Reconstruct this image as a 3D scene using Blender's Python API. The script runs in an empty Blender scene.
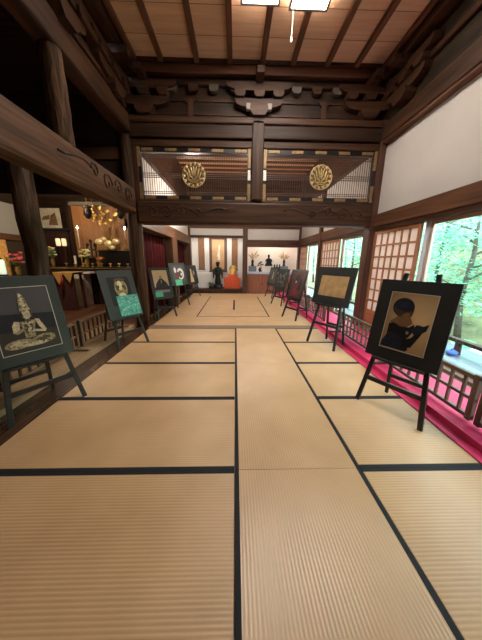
import bpy, math, random
from mathutils import Vector, Matrix
R = math.radians
COL = bpy.context.scene.collection
SC = bpy.context.scene
random.seed(7)

# ------------------------------------------------------------------ materials
_mats = {}
def _nt(name):
    m = bpy.data.materials.new(name); m.use_nodes = True
    nt = m.node_tree
    return m, nt, nt.nodes['Principled BSDF']

def mat(name, col, rough=.6, metal=0., spec=.5, emit=None, estr=0., var=0., vscale=6., bump=0., bscale=60.):
    if name in _mats: return _mats[name]
    m, nt, b = _nt(name)
    b.inputs['Base Color'].default_value = (*col, 1)
    b.inputs['Roughness'].default_value = rough
    b.inputs['Metallic'].default_value = metal
    b.inputs['Specular IOR Level'].default_value = spec
    if emit:
        b.inputs['Emission Color'].default_value = (*emit, 1); b.inputs['Emission Strength'].default_value = estr
    if var or bump:
        tc = nt.nodes.new('ShaderNodeTexCoord')
    if var:
        n = nt.nodes.new('ShaderNodeTexNoise'); n.inputs['Scale'].default_value = vscale; n.inputs['Detail'].default_value = 4
        nt.links.new(tc.outputs['Object'], n.inputs['Vector'])
        r = nt.nodes.new('ShaderNodeValToRGB')
        r.color_ramp.elements[0].position = .3; r.color_ramp.elements[1].position = .7
        r.color_ramp.elements[0].color = (*[c * (1 - var) for c in col], 1)
        r.color_ramp.elements[1].color = (*[min(1, c * (1 + var)) for c in col], 1)
        nt.links.new(n.outputs['Fac'], r.inputs['Fac']); nt.links.new(r.outputs['Color'], b.inputs['Base Color'])
    if bump:
        n2 = nt.nodes.new('ShaderNodeTexNoise'); n2.inputs['Scale'].default_value = bscale
        nt.links.new(tc.outputs['Object'], n2.inputs['Vector'])
        bp = nt.nodes.new('ShaderNodeBump'); bp.inputs['Strength'].default_value = bump; bp.inputs['Distance'].default_value = .01
        nt.links.new(n2.outputs['Fac'], bp.inputs['Height']); nt.links.new(bp.outputs['Normal'], b.inputs['Normal'])
    _mats[name] = m
    return m

def wood(name, c1, c2, axis='x', scale=17., stretch=.06, rough=.55, bump=.3, spec=.28):
    key = f'{name}_{axis}'
    if key in _mats: return _mats[key]
    m, nt, b = _nt(key)
    tc = nt.nodes.new('ShaderNodeTexCoord'); mp = nt.nodes.new('ShaderNodeMapping')
    s = [1, 1, 1]; s['xyz'.index(axis)] = stretch
    mp.inputs['Scale'].default_value = s
    nt.links.new(tc.outputs['Object'], mp.inputs['Vector'])
    n = nt.nodes.new('ShaderNodeTexNoise'); n.inputs['Scale'].default_value = scale; n.inputs['Detail'].default_value = 6
    n.inputs['Distortion'].default_value = .6
    nt.links.new(mp.outputs['Vector'], n.inputs['Vector'])
    r = nt.nodes.new('ShaderNodeValToRGB')
    r.color_ramp.elements[0].position = .32; r.color_ramp.elements[1].position = .68
    r.color_ramp.elements[0].color = (*c1, 1); r.color_ramp.elements[1].color = (*c2, 1)
    nt.links.new(n.outputs['Fac'], r.inputs['Fac']); nt.links.new(r.outputs['Color'], b.inputs['Base Color'])
    b.inputs['Roughness'].default_value = rough; b.inputs['Specular IOR Level'].default_value = spec
    bp = nt.nodes.new('ShaderNodeBump'); bp.inputs['Strength'].default_value = bump; bp.inputs['Distance'].default_value = .01 if bump < .8 else .03
    nt.links.new(n.outputs['Fac'], bp.inputs['Height']); nt.links.new(bp.outputs['Normal'], b.inputs['Normal'])
    _mats[key] = m
    return m

def planks(name, c1, c2, across='y', width=.45, rough=.5):
    """boards laid side by side along the axis `across`, each board with its own tone and grain, dark joints"""
    m, nt, b = _nt(name)
    tc = nt.nodes.new('ShaderNodeTexCoord'); sx = nt.nodes.new('ShaderNodeSeparateXYZ')
    nt.links.new(tc.outputs['Object'], sx.inputs[0])
    dv = nt.nodes.new('ShaderNodeMath'); dv.operation = 'DIVIDE'; dv.inputs[1].default_value = width
    nt.links.new(sx.outputs['xyz'.index(across)], dv.inputs[0])
    fl = nt.nodes.new('ShaderNodeMath'); fl.operation = 'FLOOR'; nt.links.new(dv.outputs[0], fl.inputs[0])
    fr = nt.nodes.new('ShaderNodeMath'); fr.operation = 'FRACT'; nt.links.new(dv.outputs[0], fr.inputs[0])
    wn = nt.nodes.new('ShaderNodeTexWhiteNoise'); wn.noise_dimensions = '1D'; nt.links.new(fl.outputs[0], wn.inputs['W'])
    mp = nt.nodes.new('ShaderNodeMapping'); s = [14, 14, 14]; s[{'x': 1, 'y': 0, 'z': 0}[across]] = .9
    mp.inputs['Scale'].default_value = s; nt.links.new(tc.outputs['Object'], mp.inputs['Vector'])
    n = nt.nodes.new('ShaderNodeTexNoise'); n.inputs['Scale'].default_value = 1.; n.inputs['Detail'].default_value = 5; n.inputs['Distortion'].default_value = .8
    nt.links.new(mp.outputs['Vector'], n.inputs['Vector'])
    ad = nt.nodes.new('ShaderNodeMath'); ad.operation = 'MULTIPLY_ADD'; ad.inputs[1].default_value = .45
    nt.links.new(wn.outputs['Value'], ad.inputs[0]); nt.links.new(n.outputs['Fac'], ad.inputs[2])
    r = nt.nodes.new('ShaderNodeValToRGB')
    r.color_ramp.elements[0].position = .35; r.color_ramp.elements[1].position = 1.
    r.color_ramp.elements[0].color = (*c1, 1); r.color_ramp.elements[1].color = (*c2, 1)
    nt.links.new(ad.outputs[0], r.inputs['Fac'])
    lt = nt.nodes.new('ShaderNodeMath'); lt.operation = 'LESS_THAN'; lt.inputs[1].default_value = .022
    nt.links.new(fr.outputs[0], lt.inputs[0])
    mx = nt.nodes.new('ShaderNodeMix'); mx.data_type = 'RGBA'
    nt.links.new(lt.outputs[0], mx.inputs[0]); nt.links.new(r.outputs['Color'], mx.inputs[6])
    mx.inputs[7].default_value = (*[c * .35 for c in c1], 1)
    nt.links.new(mx.outputs[2], b.inputs['Base Color'])
    b.inputs['Roughness'].default_value = rough
    return m

def tatami(name, along):
    m, nt, b = _nt(name)
    tc = nt.nodes.new('ShaderNodeTexCoord')
    w = nt.nodes.new('ShaderNodeTexWave'); w.wave_type = 'BANDS'; w.bands_direction = 'Y' if along == 'x' else 'X'
    w.inputs['Scale'].default_value = 16.5; w.inputs['Distortion'].default_value = .35; w.inputs['Detail'].default_value = 2
    w.inputs['Detail Scale'].default_value = 6
    nt.links.new(tc.outputs['Object'], w.inputs['Vector'])
    n = nt.nodes.new('ShaderNodeTexNoise'); n.inputs['Scale'].default_value = 2.2; n.inputs['Detail'].default_value = 6
    nt.links.new(tc.outputs['Object'], n.inputs['Vector'])
    r = nt.nodes.new('ShaderNodeValToRGB')
    r.color_ramp.elements[0].position = .3; r.color_ramp.elements[1].position = .7
    r.color_ramp.elements[0].color = (.545, .34, .172, 1); r.color_ramp.elements[1].color = (.65, .422, .222, 1)
    nt.links.new(n.outputs['Fac'], r.inputs['Fac'])
    mx = nt.nodes.new('ShaderNodeMix'); mx.data_type = 'RGBA'; mx.blend_type = 'MULTIPLY'
    r2 = nt.nodes.new('ShaderNodeValToRGB'); r2.color_ramp.elements[0].color = (.90, .87, .83, 1); r2.color_ramp.elements[1].color = (1, 1, 1, 1)
    r2.color_ramp.elements[1].position = .55
    nt.links.new(w.outputs['Fac'], r2.inputs['Fac'])
    mx.inputs[0].default_value = 1.
    nt.links.new(r.outputs['Color'], mx.inputs[6]); nt.links.new(r2.outputs['Color'], mx.inputs[7])
    nt.links.new(mx.outputs[2], b.inputs['Base Color'])
    bp = nt.nodes.new('ShaderNodeBump'); bp.inputs['Strength'].default_value = .26; bp.inputs['Distance'].default_value = .004
    nt.links.new(w.outputs['Fac'], bp.inputs['Height']); nt.links.new(bp.outputs['Normal'], b.inputs['Normal'])
    b.inputs['Roughness'].default_value = .40 if along == 'x' else .36; b.inputs['Specular IOR Level'].default_value = .5 if along == 'x' else .75
    return m

def leafmat(name, c1, c2):
    m = bpy.data.materials.new(name); m.use_nodes = True; nt = m.node_tree; nt.nodes.clear()
    out = nt.nodes.new('ShaderNodeOutputMaterial')
    tc = nt.nodes.new('ShaderNodeTexCoord'); n = nt.nodes.new('ShaderNodeTexNoise'); n.inputs['Scale'].default_value = 2.6; n.inputs['Detail'].default_value = 3
    nt.links.new(tc.outputs['Object'], n.inputs['Vector'])
    r = nt.nodes.new('ShaderNodeValToRGB'); r.color_ramp.elements[0].position = .35; r.color_ramp.elements[1].position = .65
    r.color_ramp.elements[0].color = (*c1, 1); r.color_ramp.elements[1].color = (*c2, 1)
    nt.links.new(n.outputs['Fac'], r.inputs['Fac'])
    d = nt.nodes.new('ShaderNodeBsdfDiffuse'); t = nt.nodes.new('ShaderNodeBsdfTranslucent'); g = nt.nodes.new('ShaderNodeBsdfGlossy')
    g.inputs['Roughness'].default_value = .35; g.inputs['Color'].default_value = (.8, .95, 1, 1)
    nt.links.new(r.outputs['Color'], d.inputs['Color']); nt.links.new(r.outputs['Color'], t.inputs['Color'])
    a = nt.nodes.new('ShaderNodeMixShader'); a.inputs[0].default_value = .45
    nt.links.new(d.outputs[0], a.inputs[1]); nt.links.new(t.outputs[0], a.inputs[2])
    a2 = nt.nodes.new('ShaderNodeMixShader'); a2.inputs[0].default_value = .07
    nt.links.new(a.outputs[0], a2.inputs[1]); nt.links.new(g.outputs[0], a2.inputs[2])
    nt.links.new(a2.outputs[0], out.inputs[0])
    return m

def glassmat(name, tint):
    m = bpy.data.materials.new(name); m.use_nodes = True; nt = m.node_tree; nt.nodes.clear()
    out = nt.nodes.new('ShaderNodeOutputMaterial'); t = nt.nodes.new('ShaderNodeBsdfTransparent'); g = nt.nodes.new('ShaderNodeBsdfGlossy')
    t.inputs['Color'].default_value = (*tint, 1); g.inputs['Roughness'].default_value = .02
    lw = nt.nodes.new('ShaderNodeLayerWeight'); pw = nt.nodes.new('ShaderNodeMath'); pw.operation = 'POWER'; pw.inputs[1].default_value = 5
    nt.links.new(lw.outputs['Facing'], pw.inputs[0])
    f = nt.nodes.new('ShaderNodeMath'); f.operation = 'MULTIPLY_ADD'; f.inputs[1].default_value = .7; f.inputs[2].default_value = .03
    nt.links.new(pw.outputs[0], f.inputs[0])
    x = nt.nodes.new('ShaderNodeMixShader'); nt.links.new(f.outputs[0], x.inputs[0]); nt.links.new(t.outputs[0], x.inputs[1]); nt.links.new(g.outputs[0], x.inputs[2])
    nt.links.new(x.outputs[0], out.inputs[0])
    return m

def papermat(name, col):
    m = bpy.data.materials.new(name); m.use_nodes = True; nt = m.node_tree; nt.nodes.clear()
    out = nt.nodes.new('ShaderNodeOutputMaterial'); d = nt.nodes.new('ShaderNodeBsdfDiffuse'); t = nt.nodes.new('ShaderNodeBsdfTranslucent')
    d.inputs['Color'].default_value = (*col, 1); t.inputs['Color'].default_value = (*col, 1)
    x = nt.nodes.new('ShaderNodeMixShader'); x.inputs[0].default_value = .45
    nt.links.new(d.outputs[0], x.inputs[1]); nt.links.new(t.outputs[0], x.inputs[2]); nt.links.new(x.outputs[0], out.inputs[0])
    return m

def DK(a): return wood('dark_timber', (.022, .0098, .005), (.078, .034, .017), a, rough=.52)
def BK(a): return wood('smoked_timber', (.014, .0068, .004), (.044, .021, .011), a, rough=.55)
def BR(a): return wood('brown_timber', (.066, .029, .015), (.15, .068, .035), a, rough=.5)
def RB(a): return wood('red_brown_timber', (.062, .028, .018), (.125, .055, .036), a, rough=.5)
def SH(a): return wood('lattice_wood', (.30, .115, .05), (.42, .18, .085), a, rough=.45)
def GW(a): return wood('grey_rail_wood', (.085, .055, .038), (.17, .115, .08), a, rough=.4)
BATT = wood('batten_wood', (.13, .058, .034), (.20, .095, .056), 'y')
PLASTER = mat('white_plaster', (.66, .635, .61), .85, var=.03, vscale=2)
CEIL = planks('ceiling_boards', (.60, .36, .215), (.86, .60, .39), 'y', .46, .5)
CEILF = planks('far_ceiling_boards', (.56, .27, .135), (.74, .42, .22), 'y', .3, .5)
TX, TY = tatami('tatami_rush_x', 'x'), tatami('tatami_rush_y', 'y')
HERI = mat('border_cloth', (.012, .013, .016), .75, spec=.3)
GOLD = mat('gold_leaf', (.83, .56, .17), .32, .95, var=.25, vscale=30)
GOLDD = mat('old_gold', (.50, .33, .10), .38, .9, var=.35, vscale=40)
LACQ = mat('black_lacquer', (.010, .008, .008), .28, spec=.5)
EASEL = mat('black_easel_paint', (.018, .020, .022), .4, spec=.5)
BOARD = mat('dark_mat_board', (.020, .024, .025), .5, spec=.5, var=.1)
BOARDG = mat('slate_mat_board', (.028, .036, .038), .42, spec=.6, var=.1)
FILLET = mat('white_fillet', (.62, .60, .54), .6)
CRIM = mat('crimson_curtain_cloth', (.045, .004, .004), .95, spec=.1, var=.3, vscale=5)
BRONZE = mat('dark_bronze', (.022, .026, .022), .4, .6, var=.4, vscale=20)
WHITEP = mat('white_paper', (.8, .8, .78), .8)
GREENSHEET = mat('mint_green_paper', (.10, .55, .33), .7, var=.15, vscale=20)

# ------------------------------------------------------------------ mesh builder
class MB:
    def __init__(s): s.v = []; s.f = []; s.m = []; s.mi = 0
    def add(s, vs, fs):
        o = len(s.v); s.v += [tuple(v) for v in vs]
        for f in fs: s.f.append(tuple(i + o for i in f)); s.m.append(s.mi)
        return s
    def box(s, x0, x1, y0, y1, z0, z1):
        return s.add([(x0, y0, z0), (x1, y0, z0), (x1, y1, z0), (x0, y1, z0), (x0, y0, z1), (x1, y0, z1), (x1, y1, z1), (x0, y1, z1)],
                     [(0, 3, 2, 1), (4, 5, 6, 7), (0, 1, 5, 4), (1, 2, 6, 5), (2, 3, 7, 6), (3, 0, 4, 7)])
    def bar(s, p, q, w, h, up=(0, 0, 1), w2=None, h2=None):
        p, q = Vector(p), Vector(q); d = (q - p).normalized(); u = Vector(up)
        if abs(d.dot(u)) > .99: u = Vector((0, 1, 0))
        a = d.cross(u).normalized(); b = a.cross(d)
        w2 = w if w2 is None else w2; h2 = h if h2 is None else h2
        vs = [p + a * i * w / 2 + b * j * h / 2 for i, j in ((-1, -1), (1, -1), (1, 1), (-1, 1))] + [q + a * i * w2 / 2 + b * j * h2 / 2 for i, j in ((-1, -1), (1, -1), (1, 1), (-1, 1))]
        return s.add(vs, [(0, 3, 2, 1), (4, 5, 6, 7), (0, 1, 5, 4), (1, 2, 6, 5), (2, 3, 7, 6), (3, 0, 4, 7)])
    def tube(s, pts, r, n=8):
        pts = [Vector(p) for p in pts]; rs = r if isinstance(r, (list, tuple)) else [r] * len(pts)
        vs = []; a = None
        for i, p in enumerate(pts):
            d = (pts[min(i + 1, len(pts) - 1)] - pts[max(i - 1, 0)]).normalized()
            if a is None: a = d.orthogonal().normalized()
            else:
                a = (a - d * a.dot(d))
                a = a.normalized() if a.length > 1e-6 else d.orthogonal().normalized()
            b = d.cross(a)
            vs += [p + (a * math.cos(t) + b * math.sin(t)) * rs[i] for t in (2 * math.pi * k / n for k in range(n))]
        fs = [(i * n + k, i * n + (k + 1) % n, (i + 1) * n + (k + 1) % n, (i + 1) * n + k) for i in range(len(pts) - 1) for k in range(n)]
        fs += [tuple(reversed(range(n))), tuple((len(pts) - 1) * n + k for k in range(n))]
        return s.add(vs, fs)
    def lathe(s, prof, c=(0, 0, 0), n=16, sx=1, sy=1):
        vs = [(c[0] + r * math.cos(2 * math.pi * k / n) * sx, c[1] + r * math.sin(2 * math.pi * k / n) * sy, c[2] + z) for r, z in prof for k in range(n)]
        fs = [(i * n + k, i * n + (k + 1) % n, (i + 1) * n + (k + 1) % n, (i + 1) * n + k) for i in range(len(prof) - 1) for k in range(n)]
        fs += [tuple(reversed(range(n))), tuple((len(prof) - 1) * n + k for k in range(n))]
        return s.add(vs, fs)
    def ell(s, c, r, n=12, m=8, rot=None):
        r = r if isinstance(r, (tuple, list)) else (r, r, r); M = rot or Matrix.Identity(3); c = Vector(c)
        vs = [c + M @ Vector((0, 0, -r[2]))]
        for j in range(1, m):
            t = math.pi * j / m
            vs += [c + M @ Vector((r[0] * math.sin(t) * math.cos(2 * math.pi * k / n), r[1] * math.sin(t) * math.sin(2 * math.pi * k / n), -r[2] * math.cos(t))) for k in range(n)]
        vs.append(c + M @ Vector((0, 0, r[2]))); L = len(vs) - 1
        fs = [(0, 1 + (k + 1) % n, 1 + k) for k in range(n)]
        for j in range(m - 2):
            a = 1 + j * n; fs += [(a + k, a + (k + 1) % n, a + n + (k + 1) % n, a + n + k) for k in range(n)]
        a = 1 + (m - 2) * n; fs += [(a + k, a + (k + 1) % n, L) for k in range(n)]
        return s.add(vs, fs)
    def prism(s, pts, axis, a0, a1):
        """pts: outline in the two other axes (in xyz order), pushed along `axis`"""
        def P(p, a):
            q = list(p); q.insert('xyz'.index(axis), a); return q
        n = len(pts); vs = [P(p, a0) for p in pts] + [P(p, a1) for p in pts]
        fs = [(k, (k + 1) % n, n + (k + 1) % n, n + k) for k in range(n)] + [tuple(reversed(range(n))), tuple(n + k for k in range(n))]
        return s.add(vs, fs)
    def build(s, name, m, parent=None, smooth=False, bevel=0, loc=None):
        me = bpy.data.meshes.new(name); me.from_pydata(s.v, [], s.f)
        ms = m if isinstance(m, (list, tuple)) else [m]
        for x in ms: me.materials.append(x)
        if len(ms) > 1: me.polygons.foreach_set('material_index', s.m)
        if smooth: me.polygons.foreach_set('use_smooth', [True] * len(me.polygons))
        me.update()
        import bmesh
        bm = bmesh.new(); bm.from_mesh(me); bmesh.ops.recalc_face_normals(bm, faces=bm.faces); bm.to_mesh(me); bm.free()
        o = bpy.data.objects.new(name, me); COL.objects.link(o)
        if parent: o.parent = parent
        if loc: o.location = loc
        if bevel:
            b = o.modifiers.new('bevel', 'BEVEL'); b.width = bevel; b.segments = 2; b.limit_method = 'ANGLE'
        return o

def thing(name, label, cat, loc=(0, 0, 0), rz=0., group=None, rx=0.):
    o = bpy.data.objects.new(name, None); COL.objects.link(o); o.empty_display_size = .1
    o.location = loc; o.rotation_euler = (rx, 0, rz); o['label'] = label; o['category'] = cat
    if group: o['group'] = group
    return o
def tag(o, label, cat, group=None, kind=None):
    o['label'] = label; o['category'] = cat
    if group: o['group'] = group
    if kind: o['kind'] = kind
    return o
def struct(mb, name, m, **k):
    o = mb.build(name, m, **k); o['kind'] = 'structure'; return o
_tn = [0]
def trim(mb, m, **k):
    _tn[0] += 1
    return struct(mb, f'trim_{_tn[0]}', m, **k)
def tbox(x0, x1, y0, y1, z0, z1, m, bevel=.012):
    return trim(MB().box(x0, x1, y0, y1, z0, z1), m, bevel=bevel)
def copy_tree(o, parent=None):
    c = o.copy(); COL.objects.link(c)
    if parent: c.parent = parent
    for ch in list(o.children): copy_tree(ch, c)
    return c

# ------------------------------------------------------------------ camera (eye 1.45 m above the mats)
def camera():
    f, pi, ya, ro, h = 237.04, .245534, .0260125, .0097962, 1.45117
    fw = Vector((math.sin(ya) * math.cos(pi), math.cos(ya) * math.cos(pi), -math.sin(pi)))
    rt = Vector((math.cos(ya), -math.sin(ya), 0)); up = rt.cross(fw)
    r2 = rt * math.cos(ro) + up * math.sin(ro); u2 = up * math.cos(ro) - rt * math.sin(ro)
    cd = bpy.data.cameras.new('camera'); cd.sensor_fit = 'HORIZONTAL'; cd.sensor_width = 36; cd.lens = f / 482 * 36
    cd.clip_start = .05; cd.clip_end = 200
    c = bpy.data.objects.new('camera', cd); COL.objects.link(c)
    M = Matrix((r2, u2, -fw)).transposed().to_4x4(); M.translation = (0, 0, h); c.matrix_world = M
    SC.camera = c
camera()

# ------------------------------------------------------------------ floor, mats
YB = -4.2
struct(MB().box(-6.6, 2.75, YB, 11.9, -.12, -.045), 'floor', mat('sub_floor', (.45, .29, .14), .6))
def mat_piece(x0, x1, y0, y1, along, label, edges='both', group=None):
    cx, cy = (x0 + x1) / 2, (y0 + y1) / 2
    t = thing('tatami_mat', label, 'tatami mat', (cx, cy, -.045), 0, group or 'tatami mats on the hall floor')
    hx, hy = (x1 - x0) / 2 - .002, (y1 - y0) / 2 - .002; hw = .028
    MB().box(-hx, hx, -hy, hy, 0, .045).build('rush_face', TX if along == 'x' else TY, t)
    for sgn in (-1, 1):
        if edges == 'both' or (edges == 'low' and sgn < 0) or (edges == 'high' and sgn > 0):
            b = MB()
            if along == 'x': a0, a1 = sorted((sgn * (hy + .001), sgn * (hy - hw))); b.box(-hx - .001, hx + .001, a0, a1, .0, .0464)
            else: a0, a1 = sorted((sgn * (hx + .001), sgn * (hx - hw))); b.box(a0, a1, -hy - .001, hy + .001, .0, .0464)
            b.build('border_cloth', HERI, t)
    return t
rows = [-.435 + .91 * k for k in range(7)]
LL = ['long tatami mat at the very bottom left of the picture, nearest the viewer', 'long tatami mat left of the centre strip, second from the viewer',
      'long tatami mat whose outer corner carries the seated-statue easel', 'long tatami mat left of centre, just past the seated-statue easel',
      'long tatami mat left of centre beside the feet of the teal-sheet easel', 'long tatami mat left of centre touching the grey wooden floor sill']
RL = ['square half tatami mat at the bottom right corner of the picture', 'square half tatami mat right of the centre strip, below the wide black border in front',
      'square half tatami mat under the cupped-hands portrait easel at right', 'square half tatami mat right of centre, just past the cupped-hands portrait easel',
      'square half tatami mat under the scroll-sheet easel', 'square half tatami mat right of centre touching the grey wooden floor sill']
for k in range(6):
    mat_piece(-1.865, 0, rows[k], rows[k + 1], 'x', LL[k])
    mat_piece(.915, 1.925, rows[k], rows[k + 1], 'x', RL[k])
for (a, b), l in zip(((-.435, 1.385), (1.385, 3.205), (3.205, 5.025)), ('lengthwise tatami mat of the centre strip, nearest the viewer', 'lengthwise tatami mat of the centre strip, middle one of three', 'lengthwise tatami mat of the centre strip, touching the grey floor sill')):
    mat_piece(.002, .913, a, b, 'y', l)
tbox(-1.9, 1.93, 5.026, 5.27, -.045, .004, wood('grey_sill_wood', (.17, .125, .085), (.25, .185, .13), 'x'), .003)
G2 = 'tatami mats beyond the floor sill'
mat_piece(-1.9, .0, 5.275, 6.15, 'x', 'crosswise tatami mat just beyond the floor sill, left half', 'none', G2)
mat_piece(.0, 1.925, 5.275, 6.15, 'x', 'crosswise tatami mat just beyond the floor sill, right half', 'none', G2)
mat_piece(-1.0, .9, 6.15, 7.06, 'x', 'crosswise tatami mat in the middle of the far room, before the twin mats', 'low', G2)
mat_piece(-1.0, -.035, 7.06, 8.9, 'y', 'left one of the lengthwise twin mats in the far room', 'high', G2)
mat_piece(-.035, .9, 7.06, 8.9, 'y', 'right one of the lengthwise twin mats in the far room', 'low', G2)
mat_piece(-1.0, .9, 8.9, 9.8, 'x', 'crosswise tatami mat in the far room, behind the twin mats', 'none', G2)
for (a, b, w) in ((6.15, 7.97, 'front'), (7.97, 9.8, 'back')):
    mat_piece(-1.9, -1.0, a, b, 'y', f'lengthwise tatami mat along the left edge of the far room, {w} one of two', 'high', G2)
    mat_piece(.9, 1.925, a, b, 'y', f'lengthwise tatami mat along the right edge of the far room, {w} one of two', 'low', G2)
mat_piece(-1.9, 0, 9.8, 10.72, 'x', 'crosswise tatami mat in front of the hanging-scroll alcove', 'none', G2)
mat_piece(0, 1.925, 9.8, 10.72, 'x', 'crosswise tatami mat in front of the red-brown cabinet', 'none', G2)

# raised strips either side
POL = wood('polished_dark_board', (.035, .018, .011), (.085, .045, .026), 'y', rough=.22, bump=.05, spec=.5)
tbox(-2.2, -1.868, YB, 10.72, -.045, .0, POL, .004)
tbox(-2.26, -2.2, YB, 5.1, -.045, .062, wood('pale_nosing', (.36, .24, .14), (.5, .36, .22), 'y'), .004)
tbox(-3.0, -2.262, YB, 5.1, -.045, .055, wood('tan_board', (.33, .21, .11), (.46, .31, .17), 'y', rough=.35), .004)
NAI = planks('sanctuary_floor_boards', (.085, .035, .017), (.17, .075, .036), 'x', .24, .3)
struct(MB().box(-6.4, -3.002, YB, 8.75, -.045, .05), 'floor_sanctuary', NAI)
struct(MB().box(-3.002, -2.262, 5.102, 8.75, -.045, .05), 'floor_side', NAI)
struct(MB().box(1.95, 2.74, YB, 10.72, -.045, .054), 'floor_corridor', BR('y'))

CARP = mat('crimson_felt', (.58, .013, .10), .6, spec=.4, var=.08, vscale=9, bump=.2, bscale=300)
_b = CARP.node_tree.nodes['Principled BSDF']; _b.inputs['Sheen Weight'].default_value = .12; _b.inputs['Sheen Tint'].default_value = (1, .55, .75, 1); _b.inputs['Sheen Roughness'].default_value = .5
prof = [(1.832, .004), (1.932, .004), (1.944, .058), (2.69, .058), (2.69, .064), (1.938, .064), (1.927, .0105), (1.832, .0105)]
tag(MB().prism(prof, 'y', -3.6, 10.7).build('red_carpet', CARP), 'long crimson felt carpet running along the right side under the railings', 'carpet')

# ------------------------------------------------------------------ ceiling
struct(MB().box(-2.2, 2.95, YB, 5.1, 4.8, 4.86), 'ceiling', CEIL)
for x in (-1.73, -1.28, -.67, -.10, .46, .99, 1.59, 2.10, 2.60):
    trim(MB().box(x - .042, x + .042, YB, 5.08, 4.735, 4.8), BATT, bevel=.008)
struct(MB().box(-2.2, 2.95, 5.3, 11.9, 4.85, 4.9), 'ceiling_far', CEILF)
for k in range(14):
    trim(MB().box(-2.1, 2.9, 5.6 + .42 * k, 5.66 + .42 * k, 4.78, 4.85), BR('x'))
LIGHT = mat('lamp_diffuser', (.9, .9, .9), .5, emit=(1, .93, .84), estr=24)
STEEL = mat('lamp_frame_enamel', (.2, .17, .15), .4)
CORD = mat('pull_cord', (.50, .42, .32), .7)
def lamp(x0, x1, y0, y1, label):
    t = thing('ceiling_light', label, 'ceiling light', ((x0 + x1) / 2, (y0 + y1) / 2, 4.735), 0, 'ceiling lamps')
    a, b = (x1 - x0) / 2, (y1 - y0) / 2
    MB().box(-a, a, -b, b, -.03, .0).build('diffuser', LIGHT, t)
    f = MB()
    f.box(-a - .03, -a, -b - .03, b + .03, -.036, .0); f.box(a, a + .03, -b - .03, b + .03, -.036, .0)
    f.box(-a, a, -b - .03, -b, -.036, .0); f.box(-a, a, b, b + .03, -.036, .0)
    f.build('frame', STEEL, t)
    return t
lamp(.09, .54, 2.80, 3.995, 'left one of the two bright square ceiling lamps')
l2 = lamp(.73, 1.19, 2.80, 4.04, 'right one of the two bright square ceiling lamps, with the pull cord')
pc = MB().tube([(-.20, .64, -.02), (-.198, .642, -.18), (-.205, .64, -.32)], .005, 6).build('pull_cord', CORD, l2)
MB().lathe([(.006, 0), (.014, -.03), (.018, -.06), (.008, -.075)], (-.205, .64, -.31), 8).build('cord_knob', CORD, pc, True)

GLOBE = mat('added_globe', (.9, .9, .9), .5, emit=(1, .90, .78), estr=95)
for x, w in ((-1.19, 'left'), (.62, 'right')):  # added pendants, hidden by the beam, to light the ceiling behind the transoms
    t = thing('added_pendant', f'added round pendant hidden behind the cross beam to light the far ceiling, {w} one', 'pendant lamp', (x, 7.6, 2.77), 0, 'added pendants of the far room')
    MB().ell((0, 0, 0), .14, 16, 10).build('globe', GLOBE, t, True); MB().tube([(0, 0, .13), (0, 0, 2.08)], .005, 6).build('cord', mat('dark_cord', (.012, .01, .009), .9, spec=.05), t)
# ------------------------------------------------------------------ front cross wall (y = 5.2): pillars, rainbow beam, transoms, brackets
PIL = wood('old_pillar', (.028, .015, .009), (.105, .056, .031), 'z', scale=22, stretch=.09, rough=.7, bump=1., spec=.15)
def pillar(x, y, r, z1, m=PIL, z0=-.04, jit=.008, n=20):
    rng = random.Random(int(x * 91 + y * 37)); pts = []
    K = 9
    for i in range(K): pts.append((x + rng.uniform(-jit, jit), y + rng.uniform(-jit, jit), z0 + (z1 - z0) * i / (K - 1)))
    return trim(MB().tube(pts, [r * (1.03 - .06 * i / (K - 1)) for i in range(K)], n), m, smooth=True)
pillar(-2.05, 5.2, .14, 4.2)
pillar(-2.05, -.2, .14, 4.2)
pillar(-3.18, 4.0, .15, 3.2, wood('weathered_post', (.035, .021, .014), (.15, .092, .060), 'z', scale=16, stretch=.12, rough=.45, bump=.95), .05, .02)
tbox(2.74, 2.96, 5.08, 5.32, -.04, 4.0, RB('z'))
struct(MB().box(2.80, 3.0, 5.04, 5.36, 4.0, 4.9), 'wall_right_corner', BK('z'))
struct(MB().box(-2.2, -2.02, 5.04, 5.36, 4.15, 4.9), 'wall_left_corner', BK('z'))
struct(MB().box(-2.2, 3.0, 5.2, 5.36, 4.60, 4.9), 'wall_cross_upper', BK('x'))
tbox(-1.93, 2.74, 5.06, 5.36, 2.15, 2.56, DK('x'), .035)
tbox(-1.93, 2.74, 5.1, 5.3, 2.56, 2.60, DK('x'))
tbox(.305, .525, 5.03, 5.33, 2.60, 3.93, DK('z'), .02)
tbox(-1.93, 2.74, 5.09, 5.32, 3.50, 3.61, DK('x'))
tbox(-1.93, 2.74, 5.12, 5.32, 3.61, 3.64, BK('x'))
tbox(-1.93, 2.74, 5.06, 5.33, 3.64, 3.86, BK('x'), .02)
tbox(-1.93, 2.74, 5.03, 5.33, 3.86, 3.97, DK('x'), .02)
tbox(-2.0, 2.8, 5.17, 5.30, 3.97, 4.60, BK('x'), .004)
tbox(-1.93, 2.74, 5.145, 5.17, 4.03, 4.06, DK('x'), .004)
tbox(-1.93, 2.74, 5.145, 5.17, 4.24, 4.27, DK('x'), .004)
tbox(-1.93, 2.74, 5.10, 5.17, 4.46, 4.52, BK('x'), .008)
tbox(-1.93, 2.74, 5.04, 5.2, 4.60, 4.735, RB('x'), .015)
tbox(-1.95, 2.74, 5.02, 5.2, 4.735, 4.8, DK('x'), .01)
PALE = mat('pale_end_grain', (.085, .065, .05), .6, var=.2)
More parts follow.
